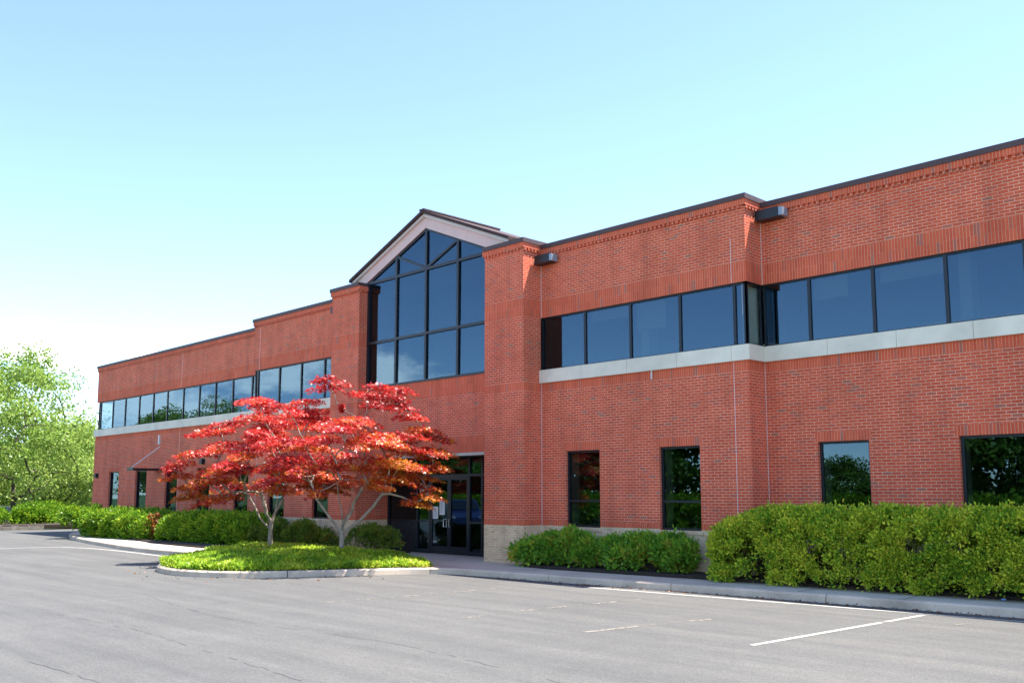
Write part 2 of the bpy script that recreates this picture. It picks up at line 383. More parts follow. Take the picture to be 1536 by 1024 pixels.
try:
    sc.cycles.max_bounces = 10; sc.cycles.transparent_max_bounces = 16; sc.cycles.caustics_reflective = False; sc.cycles.caustics_refractive = False
except Exception: pass

# ------------------------------------------------------------------ ground
def sheet(name, poly, z, mat, kind='structure', zz=None):
    mb = MB(); mb.face([(x, y, z) for x, y in poly]); o = mb.build(name, mat); tag(o, kind=kind); return o

def smooth_path(pts, step=.35):
    """Catmull-Rom through pts"""
    P = [Vector((x, y, 0)) for x, y in pts]; out = []
    for i in range(len(P) - 1):
        p0 = P[max(i-1, 0)]; p1 = P[i]; p2 = P[i+1]; p3 = P[min(i+2, len(P)-1)]
        n = max(1, int((p2 - p1).length / step))
        for k in range(n):
            t = k / n
            q = .5 * ((2*p1) + (p2-p0)*t + (2*p0-5*p1+4*p2-p3)*t*t + (-p0+3*p1-3*p2+p3)*t*t*t)
            out.append((q.x, q.y))
    out.append((P[-1].x, P[-1].y)); return out

def offset(path, d):
    out = []
    for i, (x, y) in enumerate(path):
        a = path[max(i-1, 0)]; b = path[min(i+1, len(path)-1)]
        t = Vector((b[0]-a[0], b[1]-a[1])).normalized(); out.append((x + t.y * d, y - t.x * d))
    return out

gm, gnt, gout = newmat('meadow_grass')
gp = pos(gnt)
gr = ramp(gnt, noise(gnt, gp, .3, 6, .65), [(.3, (.05, .10, .018)), (.7, (.12, .17, .035))])
gb = nd(gnt, 'ShaderNodeBsdfPrincipled', Roughness=.95); lk(gnt, gr.outputs[0], gb.inputs['Base Color']); lk(gnt, gb.outputs[0], gout.inputs[0])
sheet('ground', [(-900, -900), (900, -900), (900, 900), (-900, 900)], G - .02, gm)
sheet('parking_lot', [(-54, 60), (-54, 19.5), (-54.5, 14), (-58, 10), (-70, 7), (-70, -9), (40, -9), (40, 60)], G, M['asphalt'])

KERB = [(7, 16.83), (1, 16.35), (-5, 15.88), (-10, 15.5), (-14, 15.15), (-16.6, 14.96), (-17.4, 14.8), (-18.0, 14.2), (-18.55, 13.1), (-19.25, 11.65), (-20.1, 10.6), (-21.3, 10.07), (-22.5, 10.12), (-23.5, 10.5), (-24.4, 11.3), (-25.2, 12.35), (-26.1, 13.1), (-27.3, 13.4), (-30, 13.3), (-33, 13.45), (-36, 13.85), (-40, 14.5), (-44, 15.6), (-47.2, 17.4), (-50, 20.2), (-51, 25), (-51, 50)]
kp = smooth_path(KERB, .3)
mb = MB()
prof = [(0, G - .05), (.02, W - .03), (.05, W + .0), (.15, W + .004), (.15, G - .05)]
seg = 10
i = 0
while i < len(kp) - 1:
    j = min(i + seg, len(kp) - 1)
    pts = kp[i:j+1]
    rings = []
    for k, (x, y) in enumerate(pts):
        gi = i + k
        a0 = kp[max(gi-1, 0)]; b0 = kp[min(gi+1, len(kp)-1)]
        t = Vector((b0[0]-a0[0], b0[1]-a0[1], 0)).normalized(); n = Vector((t.y, -t.x, 0))
        sh = t * (.008 if k == 0 else (-.008 if k == len(pts)-1 else 0))
        rings.append([Vector((x, y, 0)) + sh + n * u + Vector((0, 0, z)) for u, z in prof])
    for k in range(len(rings) - 1):
        for q in range(len(prof) - 1):
            mb.face([rings[k][q], rings[k+1][q], rings[k+1][q+1], rings[k][q+1]])
    mb.face(list(reversed(rings[0]))); mb.face(rings[-1])
    i = j
tag(mb.build('kerb', M['kerb']), kind='structure')
inner = offset(kp, .15)
sheet('sidewalk', inner + [(-51, 60), (7, 60)], W - .006, M['walk'])
# scored joints across the walk are real grooves filled with dirt
mb = MB()
for k in range(4, 62, 6):
    (x, y) = inner[k]; a0 = inner[k-1]; b0 = inner[k+1]
    t = Vector((b0[0]-a0[0], b0[1]-a0[1], 0)).normalized(); n = Vector((t.y, -t.x, 0))
    p = Vector((x, y, W - .002)); q = p + n * 1.12
    mb.face([p - t*.006, p + t*.006, q + t*.006, q - t*.006])
tag(mb.build('sidewalk_joints', M['soil']), kind='structure')

# planting beds (raised soil)
def bed(name, poly, h=.05):
    mb = MB(); n = len(poly)
    mb.face([(x, y, W + h) for x, y in poly])
    for i in range(n):
        a, b = poly[i], poly[(i+1) % n]
        mb.face([(b[0], b[1], W + h), (a[0], a[1], W + h), (a[0], a[1], W - .05), (b[0], b[1], W - .05)])
    tag(mb.build(name, M['soil']), kind='structure')
kr = [p for p in offset(kp, 1.27) if p[0] > -15.9 and p[1] > 14]
bed('planting_bed', kr + [(-16.6, 16.5), (-16.9, 17.6), (-10.9, 18.25), (7, 18.3)])
kl = [p for p in offset(kp, 1.35) if -46.5 < p[0] < -28.2 and p[1] > 14]
bed('planting_bed', [(-26.0, 15.6), (-23.2, 16.2), (-22.6, 16.9), (-22.7, 17.9), (-24.3, 17.9), (-25.9, 17.6), (-46.5, 18.25)][::-1][:0] + [(-23.0, 16.2), (-27.6, 15.0)] + kl + [(-46.5, 18.25), (-32, 17.66), (-25.9, 17.66), (-24.3, 17.0), (-22.7, 17.9)])
isl = [p for p in inner if p[1] < 14.9 and -27.2 < p[0] < -17.4]
isl_poly = [isl[0]] + isl[1:] + [(-26.2, 14.6), (-24.5, 15.9), (-21.0, 16.0), (-19.2, 15.4)]
def edge_dist(P, poly):
    d = np.full(len(P), 9.0); n = len(poly)
    for i in range(n):
        a_ = np.array(poly[i]); e = np.array(poly[(i+1) % n]) - a_; q = P[:, :2] - a_
        t_ = np.clip((q @ e) / (e @ e + 1e-9), 0, 1); d = np.minimum(d, np.hypot(*(q - t_[:, None] * e).T))
    return d
def mound(P):
    u = np.clip(edge_dist(P, isl_poly) / 1.6, 0, 1); return W + .01 + .18 * u * u * (3 - 2*u)
mb = MB(); pc = np.array(isl_poly); cen = np.array([-21.6, 13.2]); rings = []
for q in (1, .93, .85, .75, .6, .4, .2, .02):
    rp = cen + (pc - cen) * q; z_ = mound(rp); rings.append([(x, y, z) for (x, y), z in zip(rp, z_)])
for A_, B_ in zip(rings[:-1], rings[1:]):
    for i in range(len(A_)):
        j = (i + 1) % len(A_); mb.face([A_[i], A_[j], B_[j], B_[i]])
tag(mb.build('island_bed', M['soil'], smooth=True), kind='structure')

# painted lines
def stripe(name, path, wd, mat, z=.004):
    mb = MB()
    L = offset(path, wd / 2); R = offset(path, -wd / 2)
    for i in range(len(path) - 1):
        mb.face([(*L[i], G + z), (*R[i], G + z), (*R[i+1], G + z), (*L[i+1], G + z)])
    tag(mb.build(name, mat), kind='structure')
stripe('edge_line', smooth_path([(7, 16.35), (-5, 15.45), (-9.7, 15.05), (-13.6, 14.72)], .5), .10, M['white'])
stripe('edge_line', smooth_path([(-26.7, 12.75), (-28.7, 12.88), (-32.5, 13.0), (-35, 12.75), (-36.1, 12), (-36.3, 10.5), (-36.5, 5)], .5), .12, M['white'])
stripe('stall_line', [(-6.62, 10.64), (-6.5, 12.7), (-6.36, 15.2)], .085, M['white'])
for p in ([(-14.41, 8.7), (-14.2, 10.8), (-14.03, 14.0)], [(-11.1, 9.05), (-11.1, 11.5), (-10.75, 14.4)], [(-8.9, 9.5), (-8.68, 11), (-8.4, 12.4)], [(-5.6, 14.4), (-5.19, 15.3)], [(-2.6, 10.2), (-2.3, 15.4)]):
    stripe('faded_stall_line', p, .10, M['faded'])
mb = MB()
sealed = []
for pts in ([(-20, 5.2), (-14.3, 5.65), (-11.7, 5.6), (-9.5, 5.45), (-6, 5.1)], [(-13.2, 3.6), (-10.6, 3.85), (-7, 4.0)], [(-17.6, 7.7), (-13.5, 7.2), (-9.5, 7.5), (-5, 6.9)]):
    sealed.append([(x + random.uniform(-.02, .02), y + random.uniform(-.03, .03)) for x, y in smooth_path(pts, .18)])
for path in sealed:
    L = offset(path, .005); R = offset(path, -.005)
    for i in range(len(path) - 1):
        if random.random() < .42: mb.face([(*L[i], G + .003), (*R[i], G + .003), (*R[i+1], G + .003), (*L[i+1], G + .003)])
tag(mb.build('pavement_crack', simple('crack_tar', (.072, .071, .07), .9)), kind='structure')

# gutter litter: dead leaves along the kerb
n = 900
idx = rng.integers(2, 75, n); kpa = np.array(offset(kp, -.05)); C = np.zeros((n, 3)); C[:, :2] = kpa[idx] + rng.normal(size=(n, 2)) * [.14, .05]; C[:, 2] = G + .012
C[:, 1] -= rng.exponential(.05, n)
D = rnd_dir(n); D[:, 2] *= .25
tag(quads_mesh('leaf_litter', leaf_quads(C, D, rng.uniform(.02, .06, n), .025), M['dead']), 'dry brown leaf litter lying along the gutter', 'leaf litter', kind='stuff')

# ------------------------------------------------------------------ the building
XC = -21.45
YR_, YM_, YP_, YG_, YD_ = 18.32, 17.69, 17.04, 17.37, 18.30
XP0, XP1 = -18.53, -17.06          # right pillar
XL0, XL1 = -25.86, -24.36          # left pillar
XM1, XM0 = -10.88, -32.02          # wing corners
XR, XLE = 7.0, -48.82
TP, TM, TR = 6.63, 6.53, 6.43
BZ, SZ = -1.78, -.78
bld = thing('office_building', 'two storey red brick office building with glazed gable over its entrance', 'building', (XC, 18.3, W))

def wall_face(mb, axis, c, a0, a1, z0, z1, holes=(), top=6.3, flip=False, lint=()):
    """axis 'y': plane y=c facing -Y, a = x.  axis 'x': plane x=c facing +X (or -X when flip), a = y.
    Bands of soldier brick are inset between the running-bond courses."""
    bands = [(4.585, 5.045, .23), (2.64, 2.86, .22)]
    xs = sorted({a0, a1, *[v for h in holes for v in h[:2] if a0 < v < a1], *[v for h in lint for v in h[:2]]})
    zs = sorted({z0, z1, *[v for h in holes for v in h[2:] if z0 < v < z1], *[v for b in bands for v in b[:2] if z0 < v < z1], *[v for h in lint for v in h[2:4]], *([SZ, SZ + .12] if z0 < SZ else [])})
    for i in range(len(xs) - 1):
        for j in range(len(zs) - 1):
            x0, x1, b0, b1 = xs[i], xs[i+1], zs[j], zs[j+1]; xm, zm = (x0+x1)/2, (b0+b1)/2
            if any(h[0] < xm < h[1] and h[2] < zm < h[3] for h in holes): continue
            mi, row, base = 0, None, 0
            for b in bands:
                if b[0] < zm < b[1]: mi, row, base = 1, b[2], b[0]
            for h in lint:
                if h[0] < xm < h[1] and h[2] < zm < h[3]: mi, row, base = 1, h[4], h[2]
            if zm < SZ: mi = 2
            elif zm < SZ + .12: mi, row, base = 1, .12, SZ
            if axis == 'y': P = [(x0, c, b0), (x1, c, b0), (x1, c, b1), (x0, c, b1)]
            else: P = [(c, x0, b0), (c, x1, b0), (c, x1, b1), (c, x0, b1)]
            U = [(x0, b0), (x1, b0), (x1, b1), (x0, b1)]
            if row: U = [(u, (v - base) / row + .002) for u, v in U]
            if flip: P = P[::-1]; U = U[::-1]
            mb.face(P, mi, U)

def reveal(mb, c, h, d=.12):
    x0, x1, z0, z1 = h
    mb.face([(x0, c, z0), (x0, c, z1), (x0, c + d, z1), (x0, c + d, z0)]); mb.face([(x1, c, z1), (x1, c, z0), (x1, c + d, z0), (x1, c + d, z1)])
    mb.face([(x0, c, z1), (x1, c, z1), (x1, c + d, z1), (x0, c + d, z1)]); mb.face([(x1, c, z0), (x0, c, z0), (x0, c + d, z0), (x1, c + d, z0)])

BR = [M['brick'], M['soldier'], M['tan']]
GZ0, GZ1 = -.80, 1.08            # ground floor windows
UZ0, UZ1 = 3.20, 4.585           # ribbon windows
winsR = [(-9.69, -8.59), (-6.855, -5.40), (-3.9, -2.4), (-1.0, .5), (2.0, 3.5)]
winsM = [(-16.21, -15.09), (-13.30, -12.18)]
winsL1 = [(-30.72, -29.60), (-27.81, -26.69)]
winsL2 = [(-46.84, -45.65), (-43.74, -42.52), (-40.60, -39.42), (-37.60, -36.45), (-34.45, -33.3)]
def lints(ws): return [(x0 - .06, x1 + .06, GZ1, GZ1 + .205, .205) for x0, x1 in ws]
def whole(ws): return [(x0, x1, GZ0, GZ1) for x0, x1 in ws]

def wing(Y, x0, x1, top, ws, ribbon, ret=None):
    """wall below the ribbon windows, and the upper wall that carries the parapet"""
    mb = MB(); wall_face(mb, 'y', Y, x0, x1, BZ, UZ0, whole(ws), lint=lints(ws))
    for h in whole(ws): reveal(mb, Y, h)
    if ret: wall_face(mb, 'x', ret[0], ret[1], ret[2], BZ, UZ0, flip=ret[3])
    mb.build('wall', BR, bld)
    mb = MB(); wall_face(mb, 'y', Y, x0, x1, UZ1, top - .1)
    if ret: wall_face(mb, 'x', ret[0], ret[1], ret[2], UZ1, top - .1, flip=ret[3])
    mb.build('upper_wall', BR, bld)
# right far wing (recessed), right near wing, and their mirror images
wing(YR_, XM1, XR, TR, winsR, (XM1, XR))
wing(YM_, XP1, XM1, TM, winsM, (XP1, XM1), (XM1, YM_, YR_, False))
wing(YM_, XM0, XL0, TM, winsL1, (XM0, XL0), (XM0, YM_, YR_, True))
wing(YR_, XLE, XM0, TR, winsL2, (XLE, XM0), (XLE, YR_, 44, True))
# pillars
mb = MB(); wall_face(mb, 'y', YP_, XP0, XP1, BZ, TP - .1); wall_face(mb, 'x', XP1, YP_, YM_, BZ, TP - .1); wall_face(mb, 'x', XP0, YP_, YD_, BZ, TP - .1, flip=True)
mb.build('brick_pillar', BR, bld)
mb = MB(); wall_face(mb, 'y', YP_, XL0, XL1, BZ, TP - .1); wall_face(mb, 'x', XL1, YP_, YD_, BZ, TP - .1); wall_face(mb, 'x', XL0, YP_, YM_, BZ, TP - .1, flip=True)
mb.build('brick_pillar', BR, bld)
# brick apron between entrance and gable window
mb = MB()
GB = 3.27
for b0, b1, mi, row, base in [(1.14, 1.60, 1, .23, 1.14), (1.60, 2.80, 0, None, 0), (2.80, GB, 1, .235, 2.80)]:
    U = [(XL1, b0), (XP0, b0), (XP0, b1), (XL1, b1)]
    if row: U = [(u, (v - base) / row + .002) for u, v in U]
    mb.face([(XL1, YG_, b0), (XP0, YG_, b0), (XP0, YG_, b1), (XL1, YG_, b1)], mi, U)
mb.build('wall', BR, bld)
mb = MB(); mb.box(XL1 + .003, XP0 - .003, YG_ - .012, YG_ + .12, 1.06, 1.138); mb.box(XL1 + .003, XP0 - .003, YG_ + .121, YD_, 1.10, 1.16)
mb.build('entrance_lintel', M['lint'], bld)

# frieze, dentils, coping: one per stretch of parapet
def parapet(x0, x1, Y, T, right=None, left=None):
    """right / left: y to which the return runs on that end"""
    f = MB(); e0 = .05 if left else 0; e1 = .05 if right else 0
    def fr(P, U): f.face(P, 0, [(u, (v - (T - .25)) / .14 + .002) for u, v in U])
    yf = Y - .05
    X0, X1 = x0 - e0, x1 + e1
    fr([(X0, yf, T-.25), (X1, yf, T-.25), (X1, yf, T-.11), (X0, yf, T-.11)], [(X0, T-.25), (X1, T-.25), (X1, T-.11), (X0, T-.11)])
    f.face([(X0, Y + .02, T-.25), (X1, Y + .02, T-.25), (X1, yf, T-.25), (X0, yf, T-.25)], 1)
    if right:
        fr([(X1, yf, T-.25), (X1, right, T-.25), (X1, right, T-.11), (X1, yf, T-.11)], [(yf, T-.25), (right, T-.25), (right, T-.11), (yf, T-.11)])
        f.face([(X1 - .07, yf, T-.25), (X1 - .07, right, T-.25), (X1, right, T-.25), (X1, yf, T-.25)][::-1], 1)
    if left:
        fr([(X0, left, T-.25), (X0, yf, T-.25), (X0, yf, T-.11), (X0, left, T-.11)], [(left, T-.25), (yf, T-.25), (yf, T-.11), (left, T-.11)])
        f.face([(X0 + .07, yf, T-.25), (X0 + .07, left, T-.25), (X0, left, T-.25), (X0, yf, T-.25)], 1)
    k = int((x1 - x0) / .125)
    for i in range(k):
        xa = x0 + .02 + i * .125; f.box(xa, xa + .0575, Y - .045, Y + .01, T - .315, T - .251, 1)
    if right:
        for i in range(int((right - Y) / .125)):
            ya = Y + .02 + i * .125; f.box(x1 - .01, x1 + .045, ya, ya + .0575, T - .315, T - .251, 1)
    if left:
        for i in range(int((left - Y) / .125)):
            ya = Y + .02 + i * .125; f.box(x0 - .045, x0 + .01, ya, ya + .0575, T - .315, T - .251, 1)
    f.build('brick_frieze', [M['soldier'], M['brick']], bld)
parapet(XM1, XR, YR_, TR)
parapet(XP1, XM1, YM_, TM, right=YR_ + .02)
parapet(XM0, XL0, YM_, TM, left=YR_ + .02)
parapet(XLE, XM0, YR_, TR, left=20)
parapet(XP0, XP1, YP_, TP, right=YM_ + .02, left=YG_)
parapet(XL0, XL1, YP_, TP, right=YG_, left=YM_ + .02)
def coping(boxes):
    mb = MB()
    for b in boxes: mb.box(*b)
    o = mb.build('coping', M['coping'], bld)
    return o
o_ = .075
coping([(XM1 + o_ + .002, XR, YR_ - o_, YR_ + .35, TR - .115, TR)])
coping([(XP1 + o_ + .002, XM1 + o_, YM_ - o_, YM_ + .35, TM - .115, TM), (XM1 - .3, XM1 + o_, YM_ + .352, YR_ + .30, TM - .114, TM - .001)])
coping([(XM0 - o_, XL0 - o_ - .002, YM_ - o_, YM_ + .35, TM - .115, TM), (XM0 - o_, XM0 + .3, YM_ + .352, YR_ + .30, TM - .114, TM - .001)])
coping([(XLE - o_, XM0 - o_ - .002, YR_ - o_, YR_ + .35, TR - .115, TR), (XLE - o_, XLE + .3, YR_ + .352, 44, TR - .114, TR - .001)])
coping([(XP0 - .02, XP1 + o_, YP_ - o_, YM_ + .5, TP - .115, TP)])
coping([(XL0 - o_, XL1 + .02, YP_ - o_, YM_ + .5, TP - .115, TP)])

# limestone sill bands with joints
def sill_x(x0, x1, Y, e=None, yend=None, side=1):
    mb = MB(); x = x0; st = 1.45; d = .07
    cuts = [x0]
    while cuts[-1] + st < x1 - .4: cuts.append(cuts[-1] + st)
    cuts.append(x1)
    for i in range(len(cuts) - 1): mb.box(cuts[i] + (.004 if i else 0), cuts[i+1] - (.004 if i < len(cuts) - 2 else 0), Y - d, Y + .12, 2.862, 3.198)
    if yend is not None:
        if side > 0: mb.box(x1 - .19, x1, Y + .122, yend, 2.862, 3.198)
        else: mb.box(x0, x0 + .19, Y + .122, yend, 2.862, 3.198)
    return mb.build('sill_band', M['lime'], bld)
sill_x(XM1 + .072, XR, YR_)
sill_x(XP1 + .002, XM1 + .07, YM_, yend=YR_ + .1)
sill_x(XM0 - .07, XL0 - .002, YM_, yend=YR_ + .1, side=-1)
sill_x(XLE - .07, XM0 - .072, YR_)
# pale sealed movement joints
def vjoint(x, Y, z0, z1, wd=.012):
    mb = MB(); mb.box(x - wd/2, x + wd/2, Y - .003, Y + .01, z0, z1); mb.build('sealant_joint', M['caulk'], bld)
for z0, z1 in ((-1.7, 2.86), (4.6, 6.2)):
    vjoint(-11.25, YM_, z0, min(z1, 5.6)); vjoint(-31.6, YM_, z0, z1); vjoint(-39.35, YR_, z0, z1); vjoint(XP1 + .02, YM_, z0, z1, .02); vjoint(XM1 + .02, YR_, z0, z1, .012); vjoint(2.5, YR_, z0, z1)

# windows
def tilt(g, a):
    xs = [v[0] for v in g.v]; zs = [v[2] for v in g.v]; cx, cz = (min(xs)+max(xs))/2, (min(zs)+max(zs))/2
    p, q = random.gauss(0, a), random.gauss(0, a)
    g.v = [(x, y + p*(x-cx) + q*(z-cz), z) for x, y, z in g.v]
def framed(name, Y, x0, x1, z0, z1, rec=.07, fw_=.045, dep=.09, rail=None, mat='glass', sill=True):
    y = Y + rec
    f = MB()
    f.box(x0, x0 + fw_, y, y + dep, z0, z1); f.box(x1 - fw_, x1, y, y + dep, z0, z1)
    f.box(x0 + fw_, x1 - fw_, y, y + dep, z0, z0 + fw_); f.box(x0 + fw_, x1 - fw_, y, y + dep, z1 - fw_, z1)
    zs = [z0 + fw_]
    if rail is not None: f.box(x0 + fw_, x1 - fw_, y + .003, y + dep, rail - .025, rail + .025); zs += [rail - .025, rail + .025]
    zs.append(z1 - fw_)
    o = f.build(name, M['frame'], bld)
    for i in range(0, len(zs), 2):
        g = MB(); g.box(x0 + fw_ - .004, x1 - fw_ + .004, y + .03, y + .042, zs[i] - .004, zs[i+1] + .004); tilt(g, .0022); g.build('pane', M[mat], o)
    return o
def framed_x(name, X, y0, y1, z0, z1, s=1, fw_=.03):
    f = MB(); xa, xb = sorted((X - s*.04, X - s*.11))
    f.box(xa, xb, y0, y0 + fw_, z0, z1); f.box(xa, xb, y1 - fw_, y1, z0, z1); f.box(xa, xb, y0 + fw_, y1 - fw_, z0, z0 + .045); f.box(xa, xb, y0 + fw_, y1 - fw_, z1 - .045, z1)
    o = f.build(name, M['frame'], bld); g = MB(); xg = X - s*.07; g.box(xg - .006, xg + .006, y0 + fw_ - .004, y1 - fw_ + .004, z0 + .04, z1 - .04); g.build('pane', M['glass_clear'], o)
    h = MB(); xg = X - s*.16; h.box(xg - .004, xg + .004, y0 + .03, y1 + .10, z0 + .03, z1 - .03); h.build('pale_backing', M['backing'], o)  # pale panel added behind the corner pane to make it look bright
for ws, Y, rail in ((winsR, YR_, None), (winsM, YM_, -.16), (winsL1, YM_, None), (winsL2, YR_, None)):
    for x0, x1 in ws:
        framed('window', Y, x0 + .003, x1 - .003, GZ0 + .003, GZ1 - .003, rec=.08, rail=rail, mat='glass_low')
        s = MB(); s.box(x0 - .05, x1 + .05, Y - .025, Y + .075, GZ0 - .085, GZ0 - .002); s.build('window_sill', M['tan'], bld)
def ribbon(Y, cuts):
    for a_, b_ in zip(cuts[:-1], cuts[1:]):
        framed('window', Y, a_, b_, UZ0, UZ1 - .003, rec=.05, fw_=.034, dep=.08)
ribbon(YR_, [XM1 + .002, -9.79, -8.385, -6.945, -5.535, -4.12, -2.7, -1.29, .12, 1.53, 2.94, 4.35, XR - .02])
ribbon(YM_, [XP1 + .003, -15.572, -14.123, -12.675, -11.227, XM1 - .04])
framed_x('window', XM1, YM_ + .05, YR_ + .04, UZ0, UZ1 - .003)
ribbon(YM_, [XM0 + .04, -31.77, -30.256, -28.789, -27.326, XL0 - .003])
framed_x('window', XM0, YM_ + .05, YR_ + .04, UZ0, UZ1 - .003, s=-1)
ribbon(YR_, [XLE + .15, -48.45, -46.92, -45.43, -43.83, -42.30, -40.84, -39.27, -37.77, -36.34, -34.88, -33.34, XM0 - .002])

# gable window
SL = .41; ZA = 7.85
def zg(x): return ZA - SL * abs(x - XC)
def clipz(x): return min(zg(x), 99)
HB, B2 = 6.62, 4.69
yg = YG_ + .03
gw = MB()
mx = [XL1, -22.88, XC, -20.02, XP0]
def vb(x, z0, z1, wd=.085): gw.box(x - wd/2, x + wd/2, yg - .05, yg + .07, z0, z1)
vb(XL1 + .05, GB + .06, zg(XL1 + .1), .1); vb(XP0 - .05, GB + .06, zg(XP0 - .1), .1)
for x in mx[1:-1]: vb(x, GB + .06, zg(x) - .0 - (.02 if x == XC else 0))
segs = [(XL1 + .1, mx[1] - .0425), (mx[1] + .0425, XC - .0425), (XC + .0425, mx[3] - .0425), (mx[3] + .0425, XP0 - .1)]
for z, wd in ((B2, .08), (HB, .09)):
    for xa, xb in segs: gw.box(xa, xb, yg - .047, yg + .067, z - wd/2, z + wd/2)
gw.box(XL1 + .003, XP0 - .003, yg - .053, yg + .08, GB, GB + .06)
for s in (-1, 1):
    gw.bar((XC + s * 1.40, yg + .01, zg(XC + 1.40) - .05), (XC + s * .05, yg + .01, HB + .05), .075, .10)
    gw.bar((XC + s * 2.86, yg + .012, zg(XC + 2.86) - .03), (XC + s * .02, yg + .012, ZA - .04), .07, .11)
gwo = gw.build('gable_window', M['frame'], bld)
for xa, xb in segs:
    for z0, z1 in ((GB + .055, B2 - .04), (B2 + .04, HB - .045)):
        g = MB(); g.box(xa - .004, xb + .004, yg, yg + .012, z0 - .004, z1 + .004); tilt(g, .002); g.build('pane', M['glass'], gwo)
    g = MB(); xm = (xa, zg(xa)), (xb, zg(xb))
    g.prism([(xa, HB + .04), (xb, HB + .04), (xb, zg(xb) - .03), (xa, zg(xa) - .03)], yg, yg + .012); g.build('pane', M['glass'], gwo)
# gable roof and trim
def chevron(hw, o0, o1, y0, y1, mat, name):
    mb = MB()
    for s in (-1, 1):
        pl = [(XC, ZA + o0), (XC + s*hw, ZA + o0 - SL*hw), (XC + s*hw, ZA + o1 - SL*hw), (XC, ZA + o1)]
        if s < 0: pl = pl[::-1]
        mb.prism(pl, y0, y1)
    return mb.build(name, mat, bld)
chevron(3.52, 0, .335, YG_ - .05, YG_ + .09, M['trim'], 'gable_trim')
chevron(3.62, .336, .425, YG_ - .12, YG_ + .09, M['fascia'], 'gable_fascia')
roof = chevron(3.70, .428, .52, YG_ - .20, 20.3, M['shingle'], 'gable_roof')
mb = MB(); mb.prism([(XC - 3.5, 6.2), (XC + 3.5, 6.2), (XC + 3.5, ZA + .32 - SL*3.5), (XC, ZA + .32), (XC - 3.5, ZA + .32 - SL*3.5)], YG_ + .6, YG_ + .7); mb.build('gable_wall', M['paint_in'], bld)
mb = MB(); mb.bar((XC - .0, YG_ - .21, ZA + .525), (XC, 20.3, ZA + .525), .22, .05, (0, 0, 1)); mb.build('ridge_cap', M['shingle'], bld)

# flat roof, unseen closers added to block stray sun, and the inside
mb = MB()
for x0, x1, y0 in ((XLE, XM0, YR_ + .01), (XM0, XL0, YM_ + .01), (XP1, XM1, YM_ + .01), (XM1, XR, YR_ + .01)): mb.box(x0 + .005, x1 - .02, y0, 44, 5.75, 5.95)
mb.box(XL0 + .02, XP1 - .02, 20.3, 44, 5.75, 5.95)
for xa, xb in ((XL0 + .02, XL1 - .02), (XP0 + .02, XP1 - .02)): mb.box(xa - .12 * (ya_ := (xa < -25)) , xb + .12 * (1 - ya_), YM_ + .02, 20.28, 6.2, 6.4); mb.box(xa, xb, YP_ + .02, YM_ + .019, 6.2, 6.39)  # slabs added over the pillars to keep sun out of the interior
mb.box(XL1 - .25, XL1 - .05, YG_ + .10, 20.28, 6.401, 7.03); mb.box(XP0 + .05, XP0 + .25, YG_ + .10, 20.28, 6.401, 7.03)  # unseen closing walls from here on, added to stop sun leaking behind the glass
for xa in (XL1 - .15, XP0 + .03): mb.box(xa, xa + .12, YD_ + .02, 20.09, BZ, 6.98)
for xa, xb in ((XL0 + .03, XL1 - .16), (XP0 + .16, XP1 - .03)): mb.box(xa, xb, 20.1, 20.27, BZ, 6.19)
for xa in (XP1 + .006, XL0 - .106): mb.box(xa, xa + .1, YM_ + .02, 44, 5.951, 6.45)
mb.prism([(XL1 - .25, 3.2), (XP0 + .25, 3.2), (XP0 + .25, zg(XP0 + .25) + .41), (XC, ZA + .41), (XL1 - .25, zg(XL1 - .25) + .41)], 20.1, 20.27)
mb.build('flat_roof_and_sun_closers', simple('grey_roof_membrane', (.3, .3, .3), .9), bld)
mb = MB()
for x0, x1, y0 in ((XLE, XM0, YR_), (XM0, XL0, YM_), (XP1, XM1, YM_), (XM1, XR, YR_)):
    mb.box(x0 + .03, x1 - .03, y0 + .16, 26, 2.68, 2.80); mb.box(x0 + .03, x1 - .03, y0 + .16, 26, 4.62, 4.70)
    mb.box(x0 + .03, x1 - .03, y0 + .16, 26, 2.24, 2.30)
    mb.box(x0 + .03, x1 - .03, 26.0, 26.2, BZ, 4.6)
    mb.box(x0 + .03, x1 - .03, y0 + .05, y0 + .14, BZ, GZ0 - .1, 1); 
mb.box(XL0, XP1, 26.0, 26.2, BZ, 6.6); mb.box(XL1 + .01, XP0 - .01, YD_ + .2, 26, 3.0, 3.2)
for xa in (XLE + .3, -40, XM0 + .05, XL0 + .06, XP1 + .1, XM1 + .0, XR - .4): mb.box(xa, xa + .15, YR_ + .75, 26, BZ, 4.6)
for ws, Y in ((winsR, YR_), (winsM, YM_), (winsL1, YM_), (winsL2, YR_)):
    for x0, x1 in ws:
        mb.box(x0 - .12, x0 + .01, Y + .172, Y + .50, GZ0 - .1, GZ1 + .3, 2); mb.box(x1 - .01, x1 + .12, Y + .172, Y + .47, GZ0 - .1, GZ1 + .3, 2)
for xa in (-14.0, -6.8, -2.7, -31.7, -28.7, -45.3, -37.7): mb.box(xa, xa + .22, (YM_ if (-17 < xa < -11 or -32 < xa < -26) else YR_) + .32, (YM_ if (-17 < xa < -11 or -32 < xa < -26) else YR_) + .7, 2.81, 4.61, 2)
mb.box(XLE, XR, YR_ + .2, 26, BZ - .03, BZ + .0, 1)
for xa, xb, Y, zb in ((-5.5, -4.3, YR_, 3.25), (-9.75, -9.0, YR_, 4.1), (-14.05, -13.2, YM_, 3.9), (-15.5, -14.2, YM_, 4.3), (-30.2, -29.0, YM_, 3.7), (-45.4, -43.9, YR_, 3.9), (-39.2, -37.8, YR_, 3.25), (-8.3, -7.0, YR_, 4.25)):
    mb.box(xa, xb, Y + .22, Y + .235, zb, 4.57, 2)
mb.build('interior', [M['paint_in'], M['carpet'], M['jamb']], bld)

